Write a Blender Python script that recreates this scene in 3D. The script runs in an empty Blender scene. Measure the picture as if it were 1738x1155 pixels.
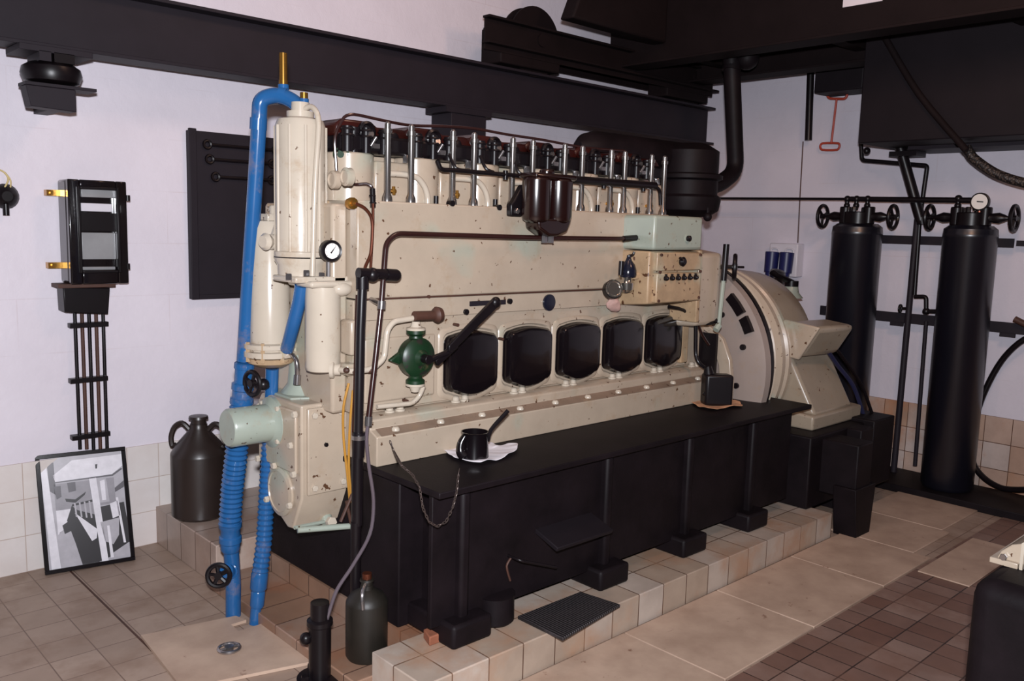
import bpy, bmesh, math, random
from mathutils import Vector, Matrix
random.seed(7)
PI = math.pi
scene = bpy.context.scene
C = scene.collection

# ------------------------------------------------------------------ camera
FPX = 1473.68
CAMZ = 1.5
R_ = Vector((0.73163039, -0.68113539, 0.02777697))      # image right
D_ = Vector((-0.06862052, -0.11412479, -0.99109372))    # image down
F_ = Vector((0.67823904, 0.72320821, -0.13023703))      # forward
cam_data = bpy.data.cameras.new('camera')
cam = bpy.data.objects.new('camera', cam_data)
C.objects.link(cam)
cam.matrix_world = Matrix(((R_.x, -D_.x, -F_.x, 0), (R_.y, -D_.y, -F_.y, 0), (R_.z, -D_.z, -F_.z, CAMZ), (0, 0, 0, 1)))
cam_data.sensor_width = 36
cam_data.lens = 36 * FPX / 1738
cam_data.clip_start = .02
scene.camera = cam

# ------------------------------------------------------------------ light
w = bpy.data.worlds.new('world'); scene.world = w; w.use_nodes = True
w.node_tree.nodes['Background'].inputs[0].default_value = (.9, .8, .85, 1)
w.node_tree.nodes['Background'].inputs[1].default_value = .02

def light(name, kind, loc, power, color, size=.05, rot=None, target=None):
    l = bpy.data.lights.new(name, kind); l.energy = power; l.color = color
    if kind == 'AREA': l.size = size
    else: l.shadow_soft_size = size
    o = bpy.data.objects.new(name, l); o.location = loc
    if target is not None:
        o.rotation_euler = (Vector(target) - Vector(loc)).to_track_quat('-Z', 'Y').to_euler()
    C.objects.link(o); return o
# the flash mounted on the photographer's camera, just above the lens
fl = light('camera_flash', 'AREA', (-.02, -.02, 1.66), 162, (.925, .94, 1.0), .08, target=(2.5, 2.75, 1.3))
fl.data.shape = 'RECTANGLE'; fl.data.size_y = .06
# the warm lamps of the hall, below the ceiling beyond the right edge of the frame
light('hall_lamp', 'AREA', (3.0, .9, 2.7), 13, (1.0, .58, .38), .35, target=(5.5, 2.9, 2.25))
light('hall_lamp', 'AREA', (2.2, 2.0, 3.15), 10, (1.0, .62, .46), .4, target=(2.7, 3.6, 2.1))

scene.view_settings.view_transform = 'Standard'
scene.view_settings.look = 'None'
scene.view_settings.gamma = 1
scene.view_settings.exposure = 0
scene.view_settings.use_curve_mapping = False

# ------------------------------------------------------------------ points in the room
O_ = Vector((0, 0, CAMZ))
def ray(px, py): return R_ * ((px - 869) / FPX) + D_ * ((py - 577.5) / FPX) + F_
def onx(px, py, x): d = ray(px, py); return O_ + d * (x / d.x)
def ony(px, py, y): d = ray(px, py); return O_ + d * (y / d.y)
def onz(px, py, z): d = ray(px, py); return O_ + d * ((z - CAMZ) / d.z)
def ys(y, *pts): return [ony(a, b, y) for a, b in pts]
def mix(*pts): return [ony(a, b, y) for a, b, y in pts]

# ------------------------------------------------------------------ materials
def lin(c):
    return tuple(((v / 255) / 12.92 if v / 255 < .04045 else ((v / 255 + .055) / 1.055) ** 2.4) for v in c) + (1,)
def new_mat(name):
    m = bpy.data.materials.new(name); m.use_nodes = True
    return m, m.node_tree.nodes, m.node_tree.links, m.node_tree.nodes['Principled BSDF']
def noise(n, l, co, scale, detail=4, rough=.6):
    t = n.new('ShaderNodeTexNoise'); t.inputs['Scale'].default_value = scale
    t.inputs['Detail'].default_value = detail; t.inputs['Roughness'].default_value = rough
    l.new(co, t.inputs['Vector']); return t.outputs['Fac']
def ramp(n, l, fac, stops):
    r = n.new('ShaderNodeValToRGB'); e = r.color_ramp.elements
    e[0].position, e[0].color = stops[0][0], stops[0][1]
    e[1].position, e[1].color = stops[-1][0], stops[-1][1]
    for p, c in stops[1:-1]:
        k = e.new(p); k.color = c
    l.new(fac, r.inputs[0]); return r.outputs[0]
def mixc(n, l, fac, a, b, mode='MIX'):
    m = n.new('ShaderNodeMix'); m.data_type = 'RGBA'; m.blend_type = mode
    for i, v in ((0, fac), (6, a), (7, b)):
        if hasattr(v, 'links') or hasattr(v, 'is_linked'): l.new(v, m.inputs[i])
        else: m.inputs[i].default_value = v
    return m.outputs[2]
def bump(n, l, b, h, strength, dist=.002):
    k = n.new('ShaderNodeBump'); k.inputs['Strength'].default_value = strength; k.inputs['Distance'].default_value = dist
    l.new(h, k.inputs['Height']); l.new(k.outputs[0], b.inputs['Normal'])
def world_co(n):
    return n.new('ShaderNodeNewGeometry').outputs['Position']
W0 = (0, 0, 0, 1); W1 = (1, 1, 1, 1)
def paint(name, col, rough=.45, metal=0, chips=None, chip_at=.68, var=.12, bmp=.03, green=None, coat=0, nscale=6, spec=.5):
    m, n, l, b = new_mat(name)
    co = world_co(n); c = lin(col)
    dark = tuple(v * (1 - var) for v in c[:3]) + (1,); lite = tuple(min(1, v * (1 + var)) for v in c[:3]) + (1,)
    out = ramp(n, l, noise(n, l, co, nscale, 5), [(.3, dark), (.7, lite)])
    if green:
        f = ramp(n, l, noise(n, l, co, 4.5, 2, .4), [(.6, W0), (.7, (.55, .55, .55, 1))])
        out = mixc(n, l, f, out, lin(green))
    if chips:
        f = ramp(n, l, noise(n, l, co, 38, 3, .55), [(chip_at, W0), (chip_at + .025, W1)])
        out = mixc(n, l, f, out, lin(chips))
        f2 = ramp(n, l, noise(n, l, co, 9, 6, .7), [(.56, W0), (.76, (.5, .5, .5, 1))])
        out = mixc(n, l, f2, out, lin((150, 120, 88)))
    l.new(out, b.inputs['Base Color'])
    b.inputs['Roughness'].default_value = rough; b.inputs['Metallic'].default_value = metal
    b.inputs['Coat Weight'].default_value = coat; b.inputs['Specular IOR Level'].default_value = spec
    if bmp: bump(n, l, b, noise(n, l, co, 90, 4), bmp, .001)
    return m
M = {}
M['cream'] = paint('cream_paint', (170, 154, 136), .24, chips=(84, 58, 42), chip_at=.672, green=(150, 162, 148), var=.08)
M['creamold'] = paint('stained_cream_paint', (166, 140, 110), .4, nscale=14, chips=(78, 48, 30), chip_at=.635, green=(172, 182, 165), var=.16)
M['white'] = paint('cream_white_paint', (184, 172, 156), .18, chips=(90, 66, 50), chip_at=.69, var=.05, bmp=.015)
M['ledge'] = paint('worn_brown_ledge', (128, 108, 92), .5, chips=(80, 55, 40), chip_at=.66, var=.2)
M['green'] = paint('pale_green_paint', (150, 158, 146), .3, chips=(85, 70, 55), chip_at=.68, var=.06)
M['dkgreen'] = paint('dark_green_paint', (16, 46, 24), .4, chips=(30, 30, 26), chip_at=.6, var=.3)
M['beam'] = paint('charcoal_steel_paint', (36, 31, 37), .55, spec=.2, var=.1, bmp=.1)
M['black'] = paint('black_enamel', (18, 13, 16), .35, spec=.3, var=.2, bmp=.1)
M['gloss'] = paint('gloss_black_enamel', (16, 11, 14), .17, var=.15, bmp=.05, coat=.3)
M['oily'] = paint('oily_black_steel', (21, 15, 18), .55, spec=.15, var=.4, bmp=.4)
M['girder'] = paint('brown_black_girder_paint', (25, 18, 19), .7, spec=.1, var=.15)
M['tank'] = paint('dark_grey_tank_paint', (27, 22, 26), .6, spec=.15, var=.1)
M['navy'] = paint('blue_black_cylinder_paint', (16, 15, 24), .32, var=.1, bmp=0, spec=.8)
M['pipeb'] = paint('black_pipe_paint', (20, 16, 19), .3, var=.1, bmp=.03)
M['redpipe'] = paint('dark_red_brown_pipe', (44, 22, 20), .25, var=.2, bmp=.03)
M['maroon'] = paint('dark_maroon_enamel', (26, 8, 7), .2, var=.1, bmp=0, coat=0, spec=.9)
M['redcov'] = paint('oily_red_cover_paint', (44, 12, 9), .3, var=.5, bmp=.1)
M['blue'] = paint('bright_blue_paint', (34, 86, 138), .2, chips=(24, 44, 70), chip_at=.76, var=.06, bmp=.05)
M['brass'] = paint('brass', (190, 140, 66), .25, .9, var=.1, bmp=.03)
M['copper'] = paint('copper', (104, 58, 42), .3, .7, var=.15, bmp=.03)
M['steel'] = paint('bare_steel', (165, 160, 160), .22, .9, var=.08, bmp=.03)
M['polish'] = paint('polished_tube_steel', (190, 185, 182), .21, .95, var=.05, bmp=0)
M['silver'] = paint('dull_silver_plate', (150, 150, 152), .4, .4, var=.15)
M['glassy'] = paint('white_dial', (225, 220, 214), .3, var=.02, bmp=0)
M['rust'] = paint('rusty_brown_steel', (70, 42, 32), .6, var=.3, bmp=.3)
M['cloth'] = paint('white_cotton_rag', (222, 217, 222), .9, var=.06, bmp=.3)
M['rag'] = paint('brown_stained_rag', (190, 142, 108), .9, var=.3, bmp=.3, nscale=30)
M['rag2'] = paint('pinkish_rag', (186, 150, 140), .9, var=.15, bmp=.3, nscale=20)
M['chainm'] = paint('dull_chain_steel', (84, 72, 68), .4, .6, bmp=0)
M['dimwall'] = paint('low_bounce_grey_wall', (120, 112, 112), .8, bmp=0)  # unseen walls and ceiling, coloured dark to cut the bounced light
M['redrod'] = paint('red_oxide_rod', (168, 62, 44), .5, var=.1)
M['amber'] = paint('amber_fuel_pipe', (176, 126, 52), .3, var=.1, bmp=0)
M['hose'] = paint('smoky_plastic_hose', (88, 78, 84), .2, var=.1, bmp=0)
M['cable'] = paint('blue_cable', (30, 32, 60), .4, var=.1, bmp=0)
M['socketw'] = paint('white_plastic', (208, 204, 212), .4, var=.03, bmp=0)
M['socketb'] = paint('blue_plastic', (26, 30, 80), .4, var=.05, bmp=0)
M['galv'] = paint('aged_bottle_brown', (40, 31, 28), .35, var=.2, bmp=.2)
M['olive'] = paint('oily_olive_can_paint', (30, 26, 21), .5, var=.3, bmp=.2)
M['brick'] = paint('brick_offcut', (140, 84, 60), .8, var=.3, bmp=.4)
M['yellow'] = paint('cream_cable', (206, 186, 130), .5, var=.05, bmp=0)
M['greydisc'] = paint('greyish_cream_disc', (146, 132, 124), .4, chips=(40, 30, 28), chip_at=.76, var=.06)
M['tanpaint'] = paint('tan_cream_paint', (150, 137, 120), .3, chips=(90, 60, 44), chip_at=.675, var=.08)
M['chrome'] = paint('worn_chrome', (200, 196, 188), .15, .95, var=.1, bmp=.1)
M['bluegrey'] = paint('blue_black_bell', (22, 24, 38), .18, var=.1, bmp=0)
for k, v in {'g1': (216, 212, 218), 'g2': (168, 164, 170), 'g3': (140, 136, 142), 'g4': (84, 80, 86), 'g5': (34, 30, 34)}.items():
    M[k] = paint('photo_grey_' + k, v, .3, var=.1, bmp=0, nscale=25)

def wall_mat(name, axis, tint):
    """painted blockwork with a tiled dado; axis = the horizontal coordinate along the wall"""
    m, n, l, b = new_mat(name)
    co = world_co(n)
    s = n.new('ShaderNodeSeparateXYZ'); l.new(co, s.inputs[0])
    cb = n.new('ShaderNodeCombineXYZ'); l.new(s.outputs[axis], cb.inputs[0]); l.new(s.outputs[2], cb.inputs[1])
    base = ramp(n, l, noise(n, l, co, 3, 6), [(.3, lin(tuple(v - 8 for v in tint))), (.7, lin(tint))])
    # courses of painted block
    br = n.new('ShaderNodeTexBrick'); l.new(cb.outputs[0], br.inputs['Vector'])
    br.inputs['Scale'].default_value = 1; br.inputs['Brick Width'].default_value = .62; br.inputs['Row Height'].default_value = .23
    br.inputs['Mortar Size'].default_value = .004; br.inputs['Mortar Smooth'].default_value = 1
    br.inputs['Color1'].default_value = W0; br.inputs['Color2'].default_value = W0; br.inputs['Mortar'].default_value = W1
    breakup = ramp(n, l, noise(n, l, co, 2.2, 3), [(.45, W0), (.6, (.45, .45, .45, 1))])
    mm = n.new('ShaderNodeMath'); mm.operation = 'MULTIPLY'; l.new(br.outputs['Color'], mm.inputs[0]); l.new(breakup, mm.inputs[1])
    m2 = n.new('ShaderNodeMath'); m2.operation = 'MULTIPLY'; l.new(mm.outputs[0], m2.inputs[0]); m2.inputs[1].default_value = .45
    col = mixc(n, l, m2.outputs[0], base, lin((176, 150, 146)))
    l.new(col, b.inputs['Base Color']); b.inputs['Roughness'].default_value = .55
    ad = n.new('ShaderNodeMath'); ad.operation = 'ADD'
    l.new(noise(n, l, co, 28, 5), ad.inputs[0]); l.new(noise(n, l, co, 5, 2), ad.inputs[1])
    bump(n, l, b, ad.outputs[0], .5, .004)
    return m
def tile_mat(name, ua, va, bw, rh, c1, c2, grout, ou=0, ov=0, off=0, rough=.3, stain=None, mortar=.003, rnd=0.0):
    m, n, l, b = new_mat(name)
    co = world_co(n)
    s = n.new('ShaderNodeSeparateXYZ'); l.new(co, s.inputs[0])
    def sh(i, o):
        a = n.new('ShaderNodeMath'); a.operation = 'ADD'; l.new(s.outputs[i], a.inputs[0]); a.inputs[1].default_value = o; return a.outputs[0]
    cb = n.new('ShaderNodeCombineXYZ'); l.new(sh(ua, ou + 10 * bw), cb.inputs[0]); l.new(sh(va, ov + 10 * rh), cb.inputs[1])
    br = n.new('ShaderNodeTexBrick'); br.offset = off; l.new(cb.outputs[0], br.inputs['Vector'])
    br.inputs['Scale'].default_value = 1; br.inputs['Brick Width'].default_value = bw; br.inputs['Row Height'].default_value = rh
    br.inputs['Mortar Size'].default_value = mortar; br.inputs['Mortar Smooth'].default_value = .3; br.inputs['Bias'].default_value = rnd
    br.inputs['Color1'].default_value = lin(c1); br.inputs['Color2'].default_value = lin(c2); br.inputs['Mortar'].default_value = lin(grout)
    col = br.outputs['Color']
    col = mixc(n, l, ramp(n, l, noise(n, l, co, 7, 6), [(.3, W0), (.75, (.35, .35, .35, 1))]), col, lin(grout))
    if stain:
        col = mixc(n, l, ramp(n, l, noise(n, l, co, 3.2, 5, .65), [(.48, W0), (.66, (.75, .75, .75, 1))]), col, lin(stain))
    l.new(col, b.inputs['Base Color']); b.inputs['Roughness'].default_value = rough
    inv = n.new('ShaderNodeMath'); inv.operation = 'SUBTRACT'; inv.inputs[0].default_value = 1; l.new(br.outputs['Fac'], inv.inputs[1])
    bump(n, l, b, inv.outputs[0], .5, .002)
    return m
M['wallL'] = wall_mat('white_painted_blockwork_back', 0, (224, 217, 226))
M['wallR'] = wall_mat('white_painted_blockwork_right', 1, (212, 206, 216))
M['dadoL'] = tile_mat('white_wall_tile', 0, 2, .14, .157, (226, 220, 216), (220, 212, 210), (188, 170, 160), ou=.059, mortar=.0018)
M['dadoR'] = tile_mat('stained_wall_tile', 1, 2, .15, .157, (198, 184, 178), (180, 146, 124), (92, 66, 52), ou=.04, stain=(172, 118, 84), mortar=.0025)
M['floor'] = tile_mat('beige_quarry_tile', 0, 1, .152, .152, (172, 150, 134), (158, 136, 120), (116, 94, 82), ou=-.008, ov=-.012, rough=.5, stain=(130, 104, 86), mortar=.0022)
M['floorR'] = tile_mat('red_brown_quarry_tile', 0, 1, .11, .143, (150, 124, 112), (112, 80, 68), (52, 38, 34), ov=.03, rough=.45, stain=(116, 84, 70), mortar=.003)
M['curb'] = tile_mat('cream_curb_tile', 0, 1, .152, .6, (190, 176, 164), (172, 152, 134), (96, 74, 62), ou=.06, ov=.3, stain=(168, 130, 104), mortar=.003)
M['curby'] = tile_mat('pinkish_curb_tile', 1, 2, .152, .6, (180, 160, 148), (166, 142, 128), (92, 70, 60), ov=.3, stain=(150, 118, 100), mortar=.003)
M['lowcurb'] = tile_mat('brown_curb_tile', 1, 0, .152, .3, (150, 124, 108), (142, 108, 86), (84, 62, 52), ov=.1, stain=(140, 92, 66), mortar=.003)
def slab_mat():
    m, n, l, b = new_mat('worn_cream_cover_plate'); co = world_co(n)
    col = ramp(n, l, noise(n, l, co, 5, 6), [(.3, lin((162, 136, 118))), (.7, lin((192, 166, 146)))])
    f = ramp(n, l, noise(n, l, co, 16, 4, .7), [(.66, W0), (.72, (.8, .8, .8, 1))])
    col = mixc(n, l, f, col, lin((120, 84, 66)))
    l.new(col, b.inputs['Base Color']); b.inputs['Roughness'].default_value = .55
    bump(n, l, b, noise(n, l, co, 60, 4), .3, .001); return m
M['slab'] = slab_mat()
def braid():
    m, n, l, b = new_mat('braided_flexible_hose'); co = world_co(n)
    v = n.new('ShaderNodeTexVoronoi'); v.inputs['Scale'].default_value = 90; l.new(co, v.inputs['Vector'])
    l.new(ramp(n, l, v.outputs['Distance'], [(.1, lin((84, 72, 64))), (.6, lin((20, 16, 18)))]), b.inputs['Base Color'])
    bump(n, l, b, v.outputs['Distance'], .6, .004); b.inputs['Roughness'].default_value = .5; return m
M['braid'] = braid()
def ribmat():
    m, n, l, b = new_mat('ribbed_rubber_mat'); co = world_co(n)
    v = n.new('ShaderNodeTexWave'); v.inputs['Scale'].default_value = 28; v.inputs['Distortion'].default_value = 2; l.new(co, v.inputs['Vector'])
    l.new(ramp(n, l, v.outputs['Fac'], [(.2, lin((26, 22, 24))), (.9, lin((60, 54, 56)))]), b.inputs['Base Color'])
    bump(n, l, b, v.outputs['Fac'], 1, .004); b.inputs['Roughness'].default_value = .6; return m
M['mat'] = ribmat()

# ------------------------------------------------------------------ mesh builder
class B:
    def __init__(self): self.b = bmesh.new(); self.mi = 0
    def face(self, vs):
        try:
            f = self.b.faces.new(vs); f.material_index = self.mi; return f
        except ValueError: return None
    def hexa(self, p):          # 8 corners: bottom ring then top ring
        v = [self.b.verts.new(q) for q in p]
        for f in ((3, 2, 1, 0), (4, 5, 6, 7), (0, 1, 5, 4), (1, 2, 6, 5), (2, 3, 7, 6), (3, 0, 4, 7)): self.face([v[i] for i in f])
        return self
    def box(self, x0, x1, y0, y1, z0, z1):
        x0, x1 = sorted((x0, x1)); y0, y1 = sorted((y0, y1)); z0, z1 = sorted((z0, z1))
        return self.hexa([(x0, y0, z0), (x1, y0, z0), (x1, y1, z0), (x0, y1, z0), (x0, y0, z1), (x1, y0, z1), (x1, y1, z1), (x0, y1, z1)])
    def obox(self, c, u, v, w_):    # centre and three half vectors
        c, u, v, w_ = map(Vector, (c, u, v, w_))
        return self.hexa([c - u - v - w_, c + u - v - w_, c + u + v - w_, c - u + v - w_, c - u - v + w_, c + u - v + w_, c + u + v + w_, c - u + v + w_])
    def rings(self, rings, cap=True, close=False):
        R = [[self.b.verts.new(q) for q in r] for r in rings]
        k = len(R[0]); n = len(R)
        for i in range(n if close else n - 1):
            a, b_ = R[i], R[(i + 1) % n]
            for j in range(k): self.face([a[j], a[(j + 1) % k], b_[(j + 1) % k], b_[j]])
        if cap and not close:
            self.face(list(reversed(R[0]))); self.face(R[-1])
        return self
    @staticmethod
    def frame(ax):
        ax = Vector(ax).normalized()
        u = ax.orthogonal().normalized() if abs(ax.z) < .9 else Vector((1, 0, 0))
        u = (u - ax * u.dot(ax)).normalized()
        return u, ax.cross(u), ax
    def lathe(self, o, axis, prof, seg=28, cap=True):
        o = Vector(o); u, v, a = self.frame(axis)
        rs = [[o + a * h + (u * math.cos(2 * PI * j / seg) + v * math.sin(2 * PI * j / seg)) * max(r, .0002) for j in range(seg)] for r, h in prof]
        return self.rings(rs, cap)
    def cyl(self, p0, p1, r, r2=None, seg=20):
        p0, p1 = Vector(p0), Vector(p1)
        return self.lathe(p0, p1 - p0, [(r, 0), (r2 if r2 is not None else r, (p1 - p0).length)], seg)
    def tube(self, pts, r, seg=10, smooth=4, close=False):
        pts = [Vector(p) for p in pts]
        if smooth and len(pts) > 2:
            q = []; n = len(pts)
            for i in range(n - (0 if close else 1)):
                if close: a, b_, c, d = pts[i - 1], pts[i], pts[(i + 1) % n], pts[(i + 2) % n]
                else: a, b_, c, d = pts[max(i - 1, 0)], pts[i], pts[i + 1], pts[min(i + 2, n - 1)]
                for k in range(smooth):
                    t = k / smooth
                    # centripetal-ish, tension keeps straight runs straight
                    m1 = (c - a) * .5; m2 = (d - b_) * .5; L = (c - b_).length
                    if m1.length > L * .9: m1 = m1.normalized() * L * .9
                    if m2.length > L * .9: m2 = m2.normalized() * L * .9
                    q.append(b_ * (2 * t**3 - 3 * t**2 + 1) + m1 * (t**3 - 2 * t**2 + t) + c * (-2 * t**3 + 3 * t**2) + m2 * (t**3 - t**2))
            if not close: q.append(pts[-1])
            pts = q
        rs = []; prev = None; n = len(pts)
        for i, p in enumerate(pts):
            if close: t = (pts[(i + 1) % n] - pts[i - 1])
            else: t = (pts[min(i + 1, n - 1)] - pts[max(i - 1, 0)])
            t.normalize()
            u = t.orthogonal().normalized() if prev is None else (prev - t * prev.dot(t)).normalized()
            prev = u; v = t.cross(u)
            rr = r(i / (n - 1)) if callable(r) else r
            rs.append([p + (u * math.cos(2 * PI * j / seg) + v * math.sin(2 * PI * j / seg)) * rr for j in range(seg)])
        return self.rings(rs, True, close)
    def bend(self, pts, r, rad=.03, seg=12):
        """pipe with straight runs and rounded corners"""
        pts = [Vector(p) for p in pts]; out = [pts[0]]
        for i in range(1, len(pts) - 1):
            a, b_, c = pts[i - 1], pts[i], pts[i + 1]
            d1 = (a - b_); d2 = (c - b_); k = min(rad, d1.length * .45, d2.length * .45)
            s = b_ + d1.normalized() * k; e = b_ + d2.normalized() * k
            for q in range(7):
                t = q / 6; out.append(s * (1 - t)**2 + b_ * 2 * t * (1 - t) + e * t**2)
        out.append(pts[-1])
        return self.tube(out, r, seg, 0)
    def torus(self, c, axis, R, r, seg=28, s2=8):
        u, v, a = self.frame(axis); c = Vector(c)
        return self.tube([c + (u * math.cos(2 * PI * j / seg) + v * math.sin(2 * PI * j / seg)) * R for j in range(seg)], r, s2, 0, True)
    def ball(self, c, r, sx=1, sy=1, sz=1, seg=16):
        mtx = Matrix.Translation(Vector(c)) @ Matrix.Diagonal((sx, sy, sz, 1))
        g = bmesh.ops.create_uvsphere(self.b, u_segments=seg, v_segments=seg // 2 + 2, radius=r, matrix=mtx)
        for v in g['verts']:
            for f in v.link_faces: f.material_index = self.mi
        return self
    def prism(self, poly, thick):   # poly: world points, thick: vector
        t = Vector(thick); a = [self.b.verts.new(Vector(p)) for p in poly]; b_ = [self.b.verts.new(Vector(p) + t) for p in poly]
        n = len(a); self.face(a); self.face(list(reversed(b_)))
        for i in range(n): self.face([a[i], b_[i], b_[(i + 1) % n], a[(i + 1) % n]])
        return self
    def nut(self, p, axis, r, h):
        self.lathe(p, axis, [(r, 0), (r, h * .85), (r * .85, h)], 6); return self
    def wheel(self, c, axis, R, r=.006, spokes=4, hub=.012):
        self.torus(c, axis, R, r, 26, 8); u, v, a = self.frame(axis); c = Vector(c)
        for k in range(spokes):
            t = 2 * PI * k / spokes + .4
            self.tube([c, c + (u * math.cos(t) + v * math.sin(t)) * R], r * .8, 6, 0)
        self.lathe(c - a * hub * .8, a, [(hub, 0), (hub, hub * 1.6)], 12); return self

def finish(ob, parent=None):
    C.objects.link(ob)
    if parent is not None: ob.parent = parent
    return ob
def obj(name, bb, m, parent=None, bevel=0, seg=2, smooth=True, origin=None, sub=0, label=None):
    me = bpy.data.meshes.new(name)
    bmesh.ops.recalc_face_normals(bb.b, faces=bb.b.faces[:])
    if parent is not None: o0 = Vector(parent['_o'])
    elif origin is not None: o0 = Vector(origin)
    else:
        vs = [v.co for v in bb.b.verts]
        o0 = Vector((sum(v.x for v in vs) / len(vs), sum(v.y for v in vs) / len(vs), min(v.z for v in vs)))
    bmesh.ops.translate(bb.b, verts=bb.b.verts[:], vec=-o0)
    bb.b.to_mesh(me); bb.b.free()
    for q in (m if isinstance(m, (list, tuple)) else [m]): me.materials.append(q if not isinstance(q, str) else M[q])
    if smooth:
        me.polygons.foreach_set('use_smooth', [True] * len(me.polygons)); me.set_sharp_from_angle(angle=math.radians(38))
    ob = bpy.data.objects.new(name, me); ob['_o'] = tuple(o0)
    if parent is None: ob.location = o0
    finish(ob, parent)
    if bevel:
        md = ob.modifiers.new('bevel', 'BEVEL'); md.width = bevel; md.segments = seg; md.limit_method = 'ANGLE'; md.angle_limit = math.radians(40); md.harden_normals = False
    if sub:
        md = ob.modifiers.new('sub', 'SUBSURF'); md.levels = sub; md.render_levels = sub
    if label: ob['label'] = label
    return ob
def thing(name, label, cat, loc, group=None):
    o = bpy.data.objects.new(name, None); o.location = loc; o['_o'] = tuple(loc)
    o.empty_display_size = .1
    C.objects.link(o); o['label'] = label; o['category'] = cat
    if group: o['group'] = group
    return o
def tag(o, label, cat, group=None):
    o['label'] = label; o['category'] = cat
    if group: o['group'] = group
    return o
def struct(name, bb, m, **k):
    o = obj(name, bb, m, origin=(0, 0, 0), **k); o['kind'] = 'structure'; return o

# ================================================================== the room
WY = 3.937; WX = 5.522; ZC = 3.25
struct('wall_back', B().box(-2.2, WX + .15, WY, WY + .15, .47, ZC), 'wallL', smooth=False)
struct('wall_right', B().box(WX, WX + .15, -2.0, WY, .47, ZC), 'wallR', smooth=False)
struct('trim_1', B().box(-2.2, WX + .15, WY - .006, WY + .15, 0, .47), 'dadoL', smooth=False)
struct('trim_2', B().box(WX - .006, WX + .15, -2.0, WY - .006, 0, .47), 'dadoR', smooth=False)
struct('wall_left', B().box(-2.35, -2.2, -2.0, WY + .15, 0, ZC), 'dimwall', smooth=False)
struct('wall_front', B().box(-2.35, WX + .15, -2.15, -2.0, 0, ZC), 'dimwall', smooth=False)
struct('ceiling', B().box(-2.35, WX + .15, -2.15, WY + .15, ZC, ZC + .1), 'dimwall', smooth=False)
fb = B().box(-2.35, WX + .15, -2.15, WY + .15, -.1, 0)
struct('floor', fb, 'floor', smooth=False)
struct('trim_3', B().box(1.62, WX - .006, -2.0, 1.49, 0, .004), 'floorR', smooth=False)
struct('trim_4', B().box(1.056, 1.063, 1.0, WY - .1, 0, .002), 'rust', smooth=False)
# tiled plinth under the engine
struct('trim_5', B().box(1.5, 4.05, 1.945, 2.22, 0, .128), 'curb', bevel=.004)
struct('trim_6', B().box(1.655, 4.05, 2.22, 3.45, 0, .126), 'lowcurb')
struct('trim_7', B().box(1.432, 1.655, 2.215, 3.29, 0, .048), 'lowcurb', bevel=.004)
struct('trim_8', B().box(1.462, 2.6, 3.29, WY - .006, 0, .175), 'curby', bevel=.004)

# cover plates over the trench
names = ['nearest, cut by the bottom picture edge', 'second from the near end', 'third, beside the middle of the plinth', 'fourth, beside the last plinth tiles',
         'fifth, just past the plinth end', 'farthest, before the air cylinders']
xs = [1.8, 2.43, 3.034, 3.64, 4.15, 4.6, 5.15]
for i in range(6):
    y0, y1 = (1.497, 1.935) if i < 4 else (1.58, 2.0)
    if i == 5: y0, y1 = 1.62, 2.06
    o = obj('trench_cover', B().box(xs[i] + .003, xs[i + 1] - .003, y0, y1, 0, .009), 'slab', bevel=.002)
    tag(o, 'worn cream trench cover, ' + names[i], 'floor cover', 'trench covers beside the plinth')
tag(obj('trench_cover', B().box(3.93, 4.6, 1.25, 1.47, .0045, .011), 'slab', bevel=.002), 'small smooth cover plate let into the red brown tiles at the right', 'floor cover')
pl = thing('pit_cover', 'cream square pit cover with a ring handle where the blue pipes go down', 'floor cover', (1.3, 3.05, 0))
pp = [onz(239, 1078, .01), onz(400, 1045, .01), onz(418, 1052, .01), onz(392, 1060, .01), onz(405, 1071, .01), onz(446, 1058, .01), onz(532, 1122, .01), onz(309, 1168, .01)]
obj('plate', B().prism([Vector((p.x, p.y, .001)) for p in pp], (0, 0, .011)), 'slab', pl)
rg = onz(389, 1101, .014)
obj('ring_handle', B().torus((rg.x, rg.y, .018), (0, 0, 1), .036, .006, 24, 8).cyl((rg.x - .035, rg.y, .018), (rg.x + .035, rg.y, .018), .006).cyl((rg.x, rg.y, .012), (rg.x, rg.y, .026), .016), 'steel', pl)

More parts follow.
